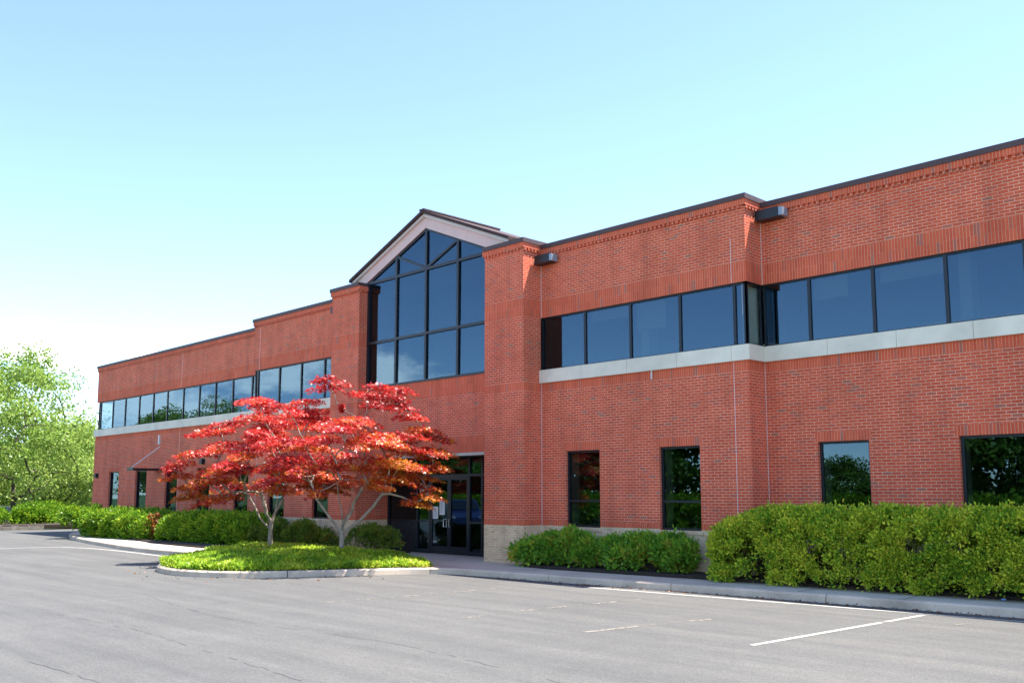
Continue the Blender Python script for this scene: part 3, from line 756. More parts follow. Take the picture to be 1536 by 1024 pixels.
# entrance storefront
DZ = W + .01; ZT = 1.10; BAR = .55; RAIL = -.80
yd = YD_
sf = MB()
def sv(x, z0=DZ, z1=ZT, wd=.07): sf.box(x - wd/2, x + wd/2, yd - .04, yd + .07, z0, z1)
SX = [XL1 + .045, -22.87, -22.27, -20.50, -19.95, XP0 - .045]
for x in SX: sv(x)
for i in range(5):
    xa, xb = SX[i] + .035, SX[i+1] - .035
    sf.box(xa, xb, yd - .037, yd + .067, BAR - .035, BAR + .035); sf.box(xa, xb, yd - .037, yd + .067, ZT - .05, ZT)
    if i != 2:
        sf.box(xa, xb, yd - .037, yd + .067, RAIL - .03, RAIL + .03); sf.box(xa, xb, yd - .037, yd + .067, DZ, DZ + .10)
sfo = sf.build('storefront', M['frame'], bld)
for i in range(5):
    xa, xb = SX[i] + .033, SX[i+1] - .033
    if i == 2: zz = [(BAR + .033, ZT - .048)]
    else: zz = [(DZ + .098, RAIL - .028), (RAIL + .028, BAR - .033), (BAR + .033, ZT - .048)]
    for q, (z0, z1) in enumerate(zz):
        g = MB(); g.box(xa, xb, yd + .0, yd + .012, z0, z1)
        if i in (0, 4) and q == 0: g.build('panel', M['panel'], sfo)
        else: g.build('pane', M['glass_low'], sfo)
for k, (xa, xb) in enumerate(((-22.233, -21.388), (-21.382, -20.537))):
    d = MB(); z0, z1 = DZ + .01, BAR - .04; s = .075
    d.box(xa, xa + s, yd - .03, yd + .03, z0, z1); d.box(xb - s, xb, yd - .03, yd + .03, z0, z1)
    d.box(xa + s, xb - s, yd - .03, yd + .03, z0, z0 + .2); d.box(xa + s, xb - s, yd - .03, yd + .03, z1 - .09, z1)
    do = d.build('door', M['frame'], bld)
    g = MB(); g.box(xa + s - .003, xb - s + .003, yd - .005, yd + .007, z0 + .197, z1 - .087); g.build('pane', M['glass_low'], do)
    hx = xb - .03 if k == 0 else xa + .05
    h = MB()
    if k == 0: h.tube([(hx, yd - .03, -.72), (hx, yd - .10, -.72), (hx - .13, yd - .10, -.72), (hx - .13, yd - .10, -.94), (hx, yd - .10, -.94), (hx, yd - .10, -.74)], .013, 8)
    else: h.tube([(hx, yd - .03, -.72), (hx, yd - .08, -.72), (hx, yd - .08, -.94), (hx, yd - .03, -.94)], .012, 8)
    h.build('handle', M['steel'], do)
    if k == 0:
        for (na, nb, n0, n1) in ((-22.15, -21.90, -.72, -.36), (-21.84, -21.60, -.60, -.18)):
            p = MB(); p.box(na, nb, yd - .012, yd - .007, n0, n1, 0)
            r_ = n1 - .05
            while r_ > n0 + .04:
                p.box(na + .03, nb - .03 - random.uniform(0, .08), yd - .0135, yd - .0122, r_ - .008, r_, 1); r_ -= .03
            p.build('notice', [M['paper'], M['print']], do)

# canopy over the side door, its tie rod, weep pipes
mb = MB(); mb.box(-41.6, -40.95, 17.05, YR_, 1.04, 1.13); mb.box(-41.6, -40.95, 17.03, 17.05, 1.02, 1.16); cano = mb.build('door_canopy', M['lamp'], bld)
mb = MB(); mb.tube([(-41.25, YR_, 2.10), (-41.3, 17.1, 1.16)], .02, 6); mb.build('tie_rod', M['pipe'], cano)
mb = MB(); mb.box(-41.36, -41.25, YR_ - .06, YR_, 2.2, 2.62); mb.build('overflow_pipe', M['pipe'], bld)
mb = MB(); mb.tube([(-13.45, YM_ - .03, 2.86), (-13.45, YM_ - .035, 2.66)], .018, 8); mb.build('weep_pipe', M['pipe'], bld)

# lamps on the walls
def floodlight(x0, x1, Y, label):
    t = thing('floodlight', label, 'wall lamp', ((x0 + x1) / 2, Y, 5.98), 'shoebox floodlights under the parapet')
    mb = MB(); d = .27
    mb.box(x0, x1 - .10, Y - d - .03, Y - .03, 5.97, 6.19); o = mb.build('housing', M['lamp'], t)
    bv = o.modifiers.new('bevel', 'BEVEL'); bv.width = .012; bv.segments = 2
    mb = MB(); mb.box(x1 - .098, x1, Y - d - .01, Y - .05, 5.99, 6.17); mb.build('lens', M['lens'], t)
    mb = MB(); mb.box(x0 + .1, x0 + .22, Y - .03, Y, 6.02, 6.14); mb.build('bracket', M['lamp'], t)
floodlight(-17.0, -16.40, YM_, 'dark shoebox floodlight on the wall beside the right entrance pillar')
floodlight(-10.82, -10.16, YR_, 'dark shoebox floodlight by the corner where the right wing steps back')
floodlight(-26.5, -25.93, YM_, 'floodlight half hidden behind the left entrance pillar')
def walllamp(x, Y, z, label):
    t = thing('wall_lamp', label, 'wall lamp', (x, Y, z), 'small wall lamps on the left wing')
    mb = MB(); mb.box(x - .11, x + .11, Y - .14, Y - .012, z, z + .2); o = mb.build('housing', M['lamp'], t); bv = o.modifiers.new('bevel', 'BEVEL'); bv.width = .03; bv.segments = 2
    mb = MB(); mb.box(x - .14, x + .14, Y - .012, Y, z - .03, z + .23); mb.build('back_plate', M['lamp'], t)
walllamp(-48.3, YR_, .82, 'small dark wall lamp near the far left corner of the building')
walllamp(-37.05, YR_, 1.25, 'small dark wall lamp above a window beside the red maple crown')

# ------------------------------------------------------------------ plants
def clumps(C, N, per, spread, L, Wd, up=.35, jit=.8):
    """rosettes of small leaves round clump centres C with outward normals N"""
    n = len(C) * per
    c = np.repeat(C, per, 0); nn = np.repeat(N, per, 0)
    off = rng.normal(size=(n, 3)) * spread
    D = unit(nn * 1.0 + np.array([0, 0, up]) + off / max(spread, 1e-6) * .45 + rng.normal(size=(n, 3)) * jit * .5)
    return leaf_quads(c + off, D, rng.uniform(.7, 1.3, n) * L, rng.uniform(.7, 1.3, n) * Wd)

def rbox_points(n, x0, x1, y0, y1, z0, z1, r, bottom=False):
    """points and normals on a rounded box"""
    sx, sy, sz = x1-x0, y1-y0, z1-z0
    A = np.array([sx*sz, sx*sz, sy*sz, sy*sz, sx*sy])
    f = rng.choice(5, n, p=A / A.sum()); u, v = rng.uniform(size=n), rng.uniform(size=n)
    P = np.zeros((n, 3))
    P[:, 0] = np.select([f == 0, f == 1, f == 2, f == 3, f == 4], [x0+u*sx, x0+u*sx, x0, x1, x0+u*sx])
    P[:, 1] = np.select([f == 0, f == 1, f == 2, f == 3, f == 4], [y0, y1, y0+u*sy, y0+u*sy, y0+v*sy])
    P[:, 2] = np.select([f == 0, f == 1, f == 2, f == 3, f == 4], [z0+v*sz, z0+v*sz, z0+v*sz, z0+v*sz, z1])
    lo = np.array([x0+r, y0+r, z0+r*.3]); hi = np.array([x1-r, y1-r, z1-r])
    lo, hi = np.minimum(lo, hi), np.maximum(lo, hi)
    q = np.clip(P, lo, hi); N = unit(P - q + 1e-6)
    return q + N * r, N

def hedge(name, label, cat, x0, x1, y0, y1, z0, z1, mat, slope=0.0, dens=330, L=.075, Wd=.042, r=.28, seed=1, gap=.55, group=None, bare=.18, rough=.10, dead=None, per=9, spread=.04, sprays=26, spr=.13):
    """clipped hedge; slope = dy/dx of its run"""
    t = thing(name, label, cat, ((x0+x1)/2, (y0+y1)/2 + slope*(0), z0), group)
    area = 2*(x1-x0)*(z1-z0) + 2*(y1-y0)*(z1-z0) + (x1-x0)*(y1-y0)
    n1, n2, n3 = Noise3(1.1, seed), Noise3(.38, seed+1), Noise3(.5, seed+2)
    ends = lambda P: 1 - .20 * (np.exp(-((P[:, 0] - x0) / .7) ** 2) + np.exp(-((x1 - P[:, 0]) / .7) ** 2))
    # sprays: each a tuft of many small rosettes, standing out by its own amount, with dark hollows between
    P, N = rbox_points(int(area * sprays), x0, x1, y0, y1, z0 + bare*.4, z1, r)
    hz = (P[:, 2] - z0) / (z1 - z0)
    keep = ((n2(P) + .35 * n1(P) < gap + .8 * hz) & ((P[:, 2] - z0) > bare * (.6 + 1.1 * np.abs(n3(P)))))
    P, N = P[keep], N[keep]
    P = P + N * (n1(P) * rough * .6 + rng.uniform(-.08, .03, len(P)))[:, None]
    k = max(4, int(dens / sprays)); m_ = len(P) * k
    off = rnd_dir(m_); nn = np.repeat(N, k, 0); dt = (off * nn).sum(1); off -= nn * (np.minimum(dt, 0) * 1.6)[:, None]
    sr = np.repeat(rng.uniform(.7, 1.3, len(P)), k)[:, None] * spr
    C = np.repeat(P, k, 0) + off * sr * rng.uniform(.4, 1, (m_, 1)) * np.array([1, 1, .8])
    Nn = unit(off + nn * .5 + np.array([0, 0, .3]))
    C[:, 2] = z0 + (C[:, 2] - z0) * ends(C)
    C[:, 1] += slope * (C[:, 0] - (x0+x1)/2)
    V = clumps(C, Nn, per, spread, L, Wd)
    Pi, Ni = rbox_points(int(area * dens * .13), x0+.3, x1-.3, y0+.3, y1-.3, z0 + bare, z1-.26, r * .8)
    Pi[:, 1] += slope * (Pi[:, 0] - (x0+x1)/2)
    V2 = clumps(Pi, Ni, 6, .09, L, Wd)
    ns = int((x1-x0) * 5)
    S = np.stack([rng.uniform(x0+.1, x1-.1, ns), rng.uniform(y0+.05, y1-.1, ns), np.full(ns, z1 - .02)], 1); S[:, 2] = z0 + (S[:, 2] - z0) * ends(S); S[:, 1] += slope * (S[:, 0] - (x0+x1)/2)
    V3 = clumps(S + np.array([0, 0, .04]), np.tile([0, 0, 1.], (ns, 1)), 6, .03, L*1.2, Wd, up=1)
    quads_mesh('foliage', np.concatenate([V, V2, V3]), mat, t)
    if dead:
        dx, dz, dr = dead
        nd_ = 140; Cd = np.array([dx, y0 + .03 + slope*(dx-(x0+x1)/2), dz]) + rng.normal(size=(nd_, 3)) * [dr, .08, dr*.8]
        quads_mesh('dead_branch', clumps(Cd, np.tile([0, -1., 0], (nd_, 1)), 8, .05, L, Wd), M['dead'], t)
    # woody stems
    mb = MB(); k = max(3, int((x1-x0) * 3.0))
    for i in range(k):
        x = x0 + .3 + (x1-x0-.6) * (i + random.uniform(.1, .9)) / k; y = (y0+y1)/2 + random.uniform(-.15, .15) + slope*(x-(x0+x1)/2)
        for q in range(4):
            a_ = random.uniform(0, 6.28); h = (z1-z0) * random.uniform(.55, .88); rr = random.uniform(.1, .38)
            mb.tube([(x, y, z0 - .05), (x + rr*.4*math.cos(a_), y + rr*.4*math.sin(a_), z0 + h*.45), (x + rr*math.cos(a_), y + rr*.9*math.sin(a_), z0 + h)], [.022, .015, .006], 5)
    mb.build('stems', M['twig'], t)
    return t

def shrub(name, label, cat, x, y, z, rx, ry, h, mat, n=420, L=.075, Wd=.045, seed=1, group=None, per=11, lobes=7):
    """loose mounded shrub made of several lobes"""
    t = thing(name, label, cat, (x, y, z), group)
    r_ = np.random.default_rng(seed); Vs = []
    mb = MB()
    for k in range(lobes):
        a_ = r_.uniform(0, 6.28); d = r_.uniform(.25, .85) if k else 0
        c = np.array([x + rx*d*math.cos(a_), y + ry*d*math.sin(a_), z + h*r_.uniform(.28, .68)]); rr = np.array([rx*.45, ry*.45, h*.38]) * r_.uniform(.75, 1.2)
        dr = rnd_dir(n // lobes * 1); dr[:, 2] = np.where(dr[:, 2] < -.5, -dr[:, 2], dr[:, 2])
        P = c + dr * rr * rng.uniform(.72, 1.05, (len(dr), 1))
        P[:, 2] = np.maximum(P[:, 2], z + .08)
        Vs.append(clumps(P, dr, per, .05, L, Wd))
        mb.tube([(x, y, z - .05), ((x + c[0])/2, (y + c[1])/2, z + h*.3), tuple(c)], [.02, .014, .008], 5)
    quads_mesh('foliage', np.concatenate(Vs), mat, t); mb.build('stems', M['twig'], t)
    return t

# clipped hedge along the right wing
hedge('clipped_hedge', 'big clipped hedge along the right wing, with gaps near its foot', 'hedge', -11.2, 5.5, 16.95, 18.15, W, -.37, M['hedge'], slope=.055, seed=3, r=.36, gap=.40, bare=.12, rough=.07, dens=430, sprays=19, spr=.155, L=.062, Wd=.038)
# loose low shrubs between pillar and hedge
for i, (x, dx, h, nm) in enumerate([(-16.75, .55, .62, 'low green shrub touching the right entrance pillar'), (-15.9, .62, .72, 'low shrub with a few orange tips, second from the entrance pillar'), (-15.0, .6, .70, 'low green shrub under the narrow two pane window nearest the pillar'), (-14.05, .62, .66, 'low green shrub between the two narrow windows'), (-13.2, .6, .74, 'orange tipped low shrub under the second narrow window'), (-12.45, .5, .66, 'low shrub tucked against the end of the big hedge')]):
    y = 15.05 + .078*(x + 17.5) + 1.27 + .55
    shrub('low_shrub', nm, 'shrub', x, y, W + .03, dx + .12, .55, h + .08, M['shrub'], n=470, L=.088, Wd=.056, seed=20 + i, group='loose low shrubs right of the entrance')
# hedges along the left wing
hedge('clipped_hedge', 'clipped hedge below the left wing with a rusty dead gap at its right end', 'hedge', -41.0, -35.3, 15.35, 16.75, W, -.84, M['hedge_dark'], slope=.10, seed=40, dens=260, sprays=26, spr=.11, L=.11, Wd=.065, r=.22, bare=.08, rough=.04, group='clipped hedges along the left wing', dead=(-35.3, -1.2, .22), per=10, spread=.085)
hedge('clipped_hedge', 'clipped hedge just left of the red maples with one sunlit patch on top', 'hedge', -34.7, -28.9, 15.75, 17.15, W, -.84, M['hedge_dark'], slope=.06, seed=50, dens=260, sprays=26, spr=.11, L=.10, Wd=.06, r=.22, bare=.06, rough=.04, group='clipped hedges along the left wing', per=10, spread=.08)
shrub('dark_shrub', 'rounded dark green shrub at the far left end of the hedges', 'shrub', -42.3, 15.55, W, .95, .9, 1.12, M['hedge_dark'], n=500, L=.12, Wd=.07, seed=61, per=9)
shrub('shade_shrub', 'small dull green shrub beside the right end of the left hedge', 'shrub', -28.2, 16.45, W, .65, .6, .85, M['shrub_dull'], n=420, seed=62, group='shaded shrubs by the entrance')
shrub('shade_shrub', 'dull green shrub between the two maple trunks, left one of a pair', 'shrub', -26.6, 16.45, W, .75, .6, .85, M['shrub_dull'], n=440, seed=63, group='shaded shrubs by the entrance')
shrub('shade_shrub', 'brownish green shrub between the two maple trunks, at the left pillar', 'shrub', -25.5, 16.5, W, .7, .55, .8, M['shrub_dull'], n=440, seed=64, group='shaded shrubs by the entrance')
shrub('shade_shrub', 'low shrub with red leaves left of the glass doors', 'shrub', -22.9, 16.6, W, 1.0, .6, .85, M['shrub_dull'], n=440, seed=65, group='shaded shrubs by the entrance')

# ground cover on the island
def inpoly(P, poly):
    x, y = P[:, 0], P[:, 1]; ins = np.zeros(len(P), bool); n = len(poly); j = n - 1
    for i in range(n):
        xi, yi = poly[i]; xj, yj = poly[j]
        c = ((yi > y) != (yj > y)) & (x < (xj-xi)*(y-yi)/((yj-yi) + 1e-12) + xi); ins ^= c; j = i
    return ins
pa = np.array(isl_poly); n = 30000
C = np.stack([rng.uniform(pa[:, 0].min(), pa[:, 0].max(), n), rng.uniform(pa[:, 1].min(), pa[:, 1].max(), n), np.full(n, W + .04)], 1)
C = C[inpoly(C, isl_poly)]; C[:, 2] = mound(C)
nz = Noise3(.8, 77); nz2 = Noise3(.3, 78); hgt = .16 + .06 * nz(C) + .06 * nz2(C)
V = []
for k in range(6):
    m_ = len(C); D = rng.normal(size=(m_, 3)) * (.5 + .16 * k); D[:, 2] = 1.0 - .1 * k
    b_ = C.copy(); b_[:, 2] += hgt * rng.uniform(-.1, .75, m_); b_[:, :2] += rng.normal(size=(m_, 2)) * .04
    V.append(leaf_quads(b_, D, rng.uniform(.05, .12, m_), rng.uniform(.028, .055, m_)))
tag(quads_mesh('ground_cover', np.concatenate(V), M['cover']), 'bright yellow green ground cover filling the kerbed tree island', 'ground cover', kind='stuff')

# ---- trees
def grow(nodes, par, targets, bias=.35, sag=.06, seg=3):
    """join every target to the nearest skeleton node with a bent twig"""
    root = nodes[0]
    for tgt in sorted(targets, key=lambda p: (Vector(p) - root).length):
        tgt = Vector(tgt); best, bi = 1e9, 0
        for i, p in enumerate(nodes):
            if (p - root).length > (tgt - root).length: continue
            d = (tgt - p).length + bias * max(0, p.z - tgt.z) * 2 + .25 * max(0, (p - root).length - .8 * (tgt - root).length)
            if d < best: best, bi = d, i
        p0 = nodes[bi]; k0 = bi; L = (tgt - p0).length
        ld = (p0 - nodes[par[bi]]).normalized() if par[bi] >= 0 else Vector((0, 0, 1))
        ns = max(2, min(seg, int(L / .35) + 1))
        c1 = p0 + (ld * .4 + (tgt - p0).normalized() * .6) * L * .4
        for s_ in range(1, ns + 1):
            t_ = s_ / ns
            q = (1-t_)**2 * p0 + 2*(1-t_)*t_ * (c1 + Vector((0, 0, sag * L))) + t_*t_ * tgt
            q += Vector((random.uniform(-1, 1), random.uniform(-1, 1), random.uniform(-1, 1))) * .04 * L * (0 if s_ == ns else 1)
            nodes.append(q); par.append(k0); k0 = len(nodes) - 1
    return nodes, par

def skeleton_mesh(nodes, par, r0, expo, mb, n=6, rmin=.006, rmax=9):
    n_ = len(nodes); ch = [[] for _ in range(n_)]
    for i, p in enumerate(par):
        if p >= 0: ch[p].append(i)
    rad = [0.0] * n_
    for i in range(n_ - 1, -1, -1):
        if not ch[i]: rad[i] = r0
        else: rad[i] = min(rmax, sum(rad[c] ** expo for c in ch[i]) ** (1/expo))
    done = [False] * n_
    def chain(start, first):
        path = [start, first]
        while ch[path[-1]]:
            path.append(max(ch[path[-1]], key=lambda c: rad[c]))
        return path
    stack = [(0, c) for c in ch[0]]
    main = max(ch[0], key=lambda c: rad[c])
    while stack:
        a_, b_ = stack.pop()
        pth = chain(a_, b_)
        rr = [max(rmin, rad[pth[1]] if (i == 0 and a_ != 0) else rad[k]) for i, k in enumerate(pth)]
        if a_ == 0: rr[0] = rad[0] * 1.25 if b_ == main else rad[b_]
        mb.tube([nodes[k] for k in pth], rr, n if rr[0] > .03 else 4)
        for k, i in enumerate(pth[1:], 1):
            for c in ch[i]:
                if k + 1 < len(pth) and c == pth[k+1]: continue
                stack.append((i, c))
    return rad

LAT = np.array([rt.x, rt.y, 0]); DEP = np.array([hd.x, hd.y, 0])
def star_leaves(C, N, size):
    """five-lobed leaves lying about across N"""
    n = len(C); N = unit(N); a_ = unit(np.cross(N, rnd_dir(n))); b_ = np.cross(N, a_)
    out = []
    for ang, l in ((0, 1.0), (.85, .85), (-.85, .85), (1.75, .55), (-1.75, .55)):
        d = a_ * math.cos(ang) + b_ * math.sin(ang) - N * .22
        s_ = unit(np.cross(N, d)); L = (size * l)[:, None]
        mid = C + d * L * .5 + N * L * .05
        out.append(np.stack([C, mid + s_ * L * .17, C + d * L, mid - s_ * L * .17], 1))
    return np.concatenate(out)

def maple(label, base, limbs, crown, npads, seed, tipdrop):
    """limbs: (lat, dep, z) ends of the main limbs; crown: list of (lat, dep, z, r) pads, rest filled in"""
    random.seed(seed); global rng; rng = np.random.default_rng(seed)
    t = thing('red_maple', label, 'tree', (base[0], base[1], W), 'red maples on the island')
    K = .895; b = np.array([base[0], base[1], W + .17])
    def loc(l, d, z): return Vector(b + (LAT*l + DEP*d + np.array([0, 0, z])) * K)
    nodes = [loc(0, 0, -.05), loc(0.01, 0, .66), loc(.03, .0, .9)]; par = [-1, 0, 1]
    for fork, (l, d, z) in limbs:
        p0 = nodes[fork]; k0 = fork; e = loc(l, d, z)
        for s_ in (.33, .67, 1.0):
            q = p0.lerp(e, s_); bow = Vector(LAT * l + DEP * d) * .10 * math.sin(s_ * math.pi); q += bow + Vector((random.uniform(-.04, .04), random.uniform(-.04, .04), 0))
            nodes.append(q); par.append(k0); k0 = len(nodes) - 1
    pads = list(crown)
    nzs = np.random.default_rng(seed + 5)
    while len(pads) < npads:
        th_ = nzs.uniform(0, 6.283); ph = nzs.uniform(-.15, 1.0); rr = nzs.uniform(.55, 1.0)
        c_ = math.sqrt(max(0, 1 - ph*ph))
        l, d, z = 2.45*rr*c_*math.cos(th_), 2.6*rr*c_*math.sin(th_), 2.45 + 2.25*ph*rr - .25*(rr*c_)**2
        if any((l-p[0])**2 + (d-p[1])**2 + 4.2*(z-p[2])**2 < .34 for p in pads): 
            if nzs.uniform() < .85: continue
        pads.append((l, d, z, nzs.uniform(.36, .66)))
    pads = [(p[0] * (.90 if p[0] > 0 else .94), p[1], p[2] + (nzs.normal() * .12 if i_ >= len(crown) else 0), p[3]) for i_, p in enumerate(pads)]
    tg = [loc(p[0], p[1], p[2] - .04) for p in pads]
    grow(nodes, par, tg, seg=4, sag=.05)
    mb = MB(); skeleton_mesh(nodes, par, .013, 2.25, mb, 8, rmax=.125)
    hi, lo = [], []
    tw = mb
    for (l, d, z, r), c in zip(pads, tg):
        nl = int(265 * (r / .5) ** 1.7)
        u = rnd_dir(nl); rad = rng.uniform(.1, 1, (nl, 1)) ** .55
        P = u * rad * np.array([r, r, .10])
        od = np.array([c.x - b[0], c.y - b[1], 0]); od = od / max(.3, np.linalg.norm(od)); pd = np.array([-od[1], od[0], 0])
        el = rng.uniform(1.05, 1.4); P = (P @ od)[:, None] * od * el + (P @ pd)[:, None] * pd * rng.uniform(.6, .95) + P * np.array([0, 0, 1]) * (1 - .35 * np.clip((P @ od) / r, 0, 1))[:, None]
        hr = np.hypot(P[:, 0], P[:, 1])
        P[:, 2] += -.24 * (hr / r) ** 2 * r * .5 + .03 * np.sin(P[:, 0]*9 + z*5)
        out = Vector((c.x - b[0], c.y - b[1], 0)); P[:, 2] -= .12 * (P[:, 0]*out.x + P[:, 1]*out.y) / max(.3, out.length)
        C = P + np.array(c)
        N = np.tile([0, 0, 1.], (nl, 1)) + P * np.array([.9, .9, 0]) + rng.normal(size=(nl, 3)) * .55
        sz = rng.uniform(.05, .10, nl)
        S = star_leaves(C, N, sz)
        hgt = z + rng.normal(size=nl) * .55 + rng.normal() * .4
        low_ = np.tile(hgt < 2.35 + .75*(l > .6) - .25*(l < -1), 5)
        lo.append(S[low_]); hi.append(S[~low_])
        for q in range(5):
            i_ = rng.integers(nl); tw.tube([tuple(c), tuple((np.array(c) + C[i_]) / 2 + np.array([0, 0, .03])), tuple(C[i_])], [.008, .006, .003], 4, cap=False)
    tw.build('trunk', M['bark_maple'], t, smooth=True)
    quads_mesh('crown', np.concatenate(hi), M['maple'], t)
    quads_mesh('lower_leaves', np.concatenate(lo), M['maple_low'], t)
    return t
maple('left of the two red maples, its long low limb reaching left', (-23.57, 13.69),
      [(1, (-.8, .2, 1.75)), (2, (-.25, -.3, 1.75)), (2, (.35, .2, 1.8)), (2, (.1, .5, 1.7)), (1, (-.3, .6, 1.3))],
      [(-2.95, -.2, 2.35, .5), (-2.75, .1, 2.0, .5), (-2.5, -.2, 1.75, .45), (-2.3, .0, 3.7, .5), (-1.75, .2, 3.95, .5), (-.9, .1, 4.15, .5), (-.3, .2, 4.4, .45), (.4, 0, 4.5, .5), (-1.4, -.6, 3.3, .6), (-2.4, -.6, 3.0, .55), (-.4, -1.2, 2.5, .6), (-1.5, -1.0, 2.2, .6), (.6, -.8, 2.9, .6), (-2.0, -.2, 1.55, .45), (-3.2, -.1, 2.55, .35), (-2.75, 0, 1.7, .45), (-1.2, -1.2, 1.7, .5), (-2.9, -.5, 2.7, .4)], 66, 101, .3)
maple('right of the two red maples, taller, with orange tips before the doors', (-20.13, 13.69),
      [(1, (-.95, .1, 2.1)), (2, (-.1, -.2, 2.1)), (2, (.25, .3, 2.0)), (1, (1.15, -.1, 1.75)), (2, (.55, -.3, 1.9))],
      [(2.95, .0, 3.0, .45), (2.75, -.1, 2.5, .5), (2.2, .1, 2.9, .5), (2.3, -.3, 1.55, .45), (2.6, -.2, 2.0, .4), (1.7, .2, 4.75, .4), (1.4, 0, 4.55, .45), (.6, .1, 4.6, .5), (-.5, .1, 4.85, .5), (-.6, -.2, 5.0, .35), (.2, -.9, 3.7, .6), (1.2, -.8, 3.4, .6), (1.6, -.5, 2.2, .55), (-.6, -1.0, 2.6, .6), (.7, -.9, 2.5, .5), (2.5, 0, 3.6, .45), (-1.2, .2, 4.4, .5), (3.05, .1, 3.35, .35), (2.0, -.7, 2.6, .55), (2.3, .4, 2.3, .5), (1.3, -1.2, 2.0, .5), (2.7, -.3, 1.75, .4), (-1.6, -.9, 2.2, .5), (1.7, .1, 4.3, .45), (2.15, 0, 3.95, .45), (1.2, -.3, 4.25, .5), (2.5, .2, 3.45, .45), (2.75, -.2, 2.95, .45), (2.1, -.4, 3.4, .5), (1.0, .3, 4.85, .4), (2.9, -.1, 2.55, .4)], 72, 202, .3)

def big_tree(name, label, base, h, cr, mat, seed, trunk=.22, nl=7000, leaf=.20, group=None, low=.25, cat='tree', npads=60, airy=.5):
    random.seed(seed); global rng; rng = np.random.default_rng(seed); r2 = np.random.default_rng(seed + 1)
    t = thing(name, label, cat, base, group)
    b = np.array(base, float)
    nodes = [Vector(b + [0, 0, -.1])]; par = [-1]
    for k in range(1, 6):
        nodes.append(Vector(b + [r2.normal()*.03*h*k/5, r2.normal()*.03*h*k/5, h*.62*k/5])); par.append(k - 1)
    pads = []
    while len(pads) < npads:
        v = rnd_dir(1)[0] * r2.uniform(.35, 1.0) ** .6
        zc = h * (low + (1 - low) * .5)
        p = b + [v[0]*cr*(1 - .35*max(0, v[2])), v[1]*cr*(1 - .35*max(0, v[2])), zc + v[2]*h*(1-low)*.5]
        pads.append(p)
    grow(nodes, par, pads, seg=4, sag=.02, bias=.6)
    mb = MB(); skeleton_mesh(nodes, par, .018 * h / 10, 2.2, mb, 8, rmax=trunk)
    mb.build('trunk', M['bark'], t, smooth=True)
    Vs = []
    for p in pads:
        k = nl // npads; r = cr * r2.uniform(.16, .32)
        u = rnd_dir(k) * rng.uniform(.15, 1, (k, 1)) ** .5 * np.array([r, r, r * .55])
        u[:, 2] -= .25 * (np.hypot(u[:, 0], u[:, 1]) / r) ** 2 * r
        C = np.array(p) + u; D = rnd_dir(k) * .8 + unit(u) * .5 + np.array([0, 0, -.15])
        Vs.append(leaf_quads(C, D, leaf * rng.uniform(.6, 1.3, k), leaf * .6))
    quads_mesh('crown', np.concatenate(Vs), mat, t)
    return t
def copy_tree(src, loc, rz, s, label, group):
    r = src.copy(); col.objects.link(r); r.location = (loc[0], loc[1], loc[2] + H); r.rotation_euler = (0, 0, rz); r.scale = (s, s, s)
    r['label'] = label; r['group'] = group
    for c in list(src.children):
        d = c.copy(); col.objects.link(d); d.parent = r
    return r
GRP = 'trees beyond the left end of the building'
tA = big_tree('shade_tree', 'pale green tree with forked limbs, nearest and tallest at the left edge', (-64.0, 19.3, G), 11.2, 5.3, M['tree_a'], 301, .32, 25000, .22, GRP, .14, npads=125)
tB = big_tree('shade_tree', 'fresh green tree just left of the building corner, low crown', (-72, 25.2, G), 7.4, 3.9, M['tree_a'], 302, .22, 18000, .22, GRP, .1, npads=90)
tC = big_tree('shade_tree', 'dark green tree touching the left end of the brick wall', (-80, 28.9, G), 7.2, 4.0, M['tree_b'], 303, .24, 16000, .27, GRP, .08, npads=80)
NB = ['hazy tree in the back row, behind the tall forked tree', 'pale tree of the back row by the left edge', 'green tree of the back row left of the gap', 'pale tree of the back row right of the gap', 'tree of the back row whose top just clears the others', 'small green tree low beside the wall in the back row', 'far green tree filling the gap in the back row', 'low pale tree in the back row above the hedge', 'dim tree at the very back near the left edge', 'dim tree at the very back near the building']
for i, (x, y, s, src) in enumerate([(-92, 27, .9, tB), (-88, 22, .8, tC), (-97, 32, 1.0, tC), (-104, 37, .65, tA), (-112, 37, 1.0, tB), (-94, 35.0, .9, tC), (-120, 35, 1.1, tC), (-84, 25, .62, tB), (-100, 25, 1.0, tC), (-108, 31, 1.1, tC)]):
    copy_tree(src, (x, y, G), i * 1.7, s, NB[i], GRP)
# trees across the lot, seen mirrored in the windows
GR2 = 'trees across the parking lot mirrored in the glass'
NR = ['tall tree across the lot mirrored in the far left windows', 'round tree across the lot mirrored beside the tall one', 'broad green tree mirrored in the left upper windows', 'tree mirrored under the clouds in the left windows', 'dark tree mirrored in the entrance doors', 'tree mirrored in the narrow window by the pillar', 'tree mirrored in the second narrow window', 'bushy low tree mirrored in the square window', 'tall dark tree mirrored in the rightmost window', 'low tree mirrored at the side of the square window', 'tree mirrored low in the glass doors', 'round tree mirrored between the doors', 'tree mirrored behind the low bushy tree', 'far tree mirrored at the left end']
for i, (x, y, s, src) in enumerate([(-104, -10, 1.55, tB), (-97, -13, 1.5, tC), (-91, -10, 1.05, tA), (-82, -15, 1.35, tB), (-58, -14, .9, tC), (-46, -14.5, 1.25, tC), (-36, -14.5, 1.35, tC), (-27, -17, .6, tC), (-17, -14, 1.2, tC), (-31, -20, .6, tB), (-64, -19, 1.0, tB), (-51, -14, .9, tC), (-23, -21, .65, tC), (-112, -14, 1.6, tB)]):
    copy_tree(src, (x, y, G), i * 2.1 + .4, s, NR[i], GR2)

rng = np.random.default_rng(9); random.seed(9)
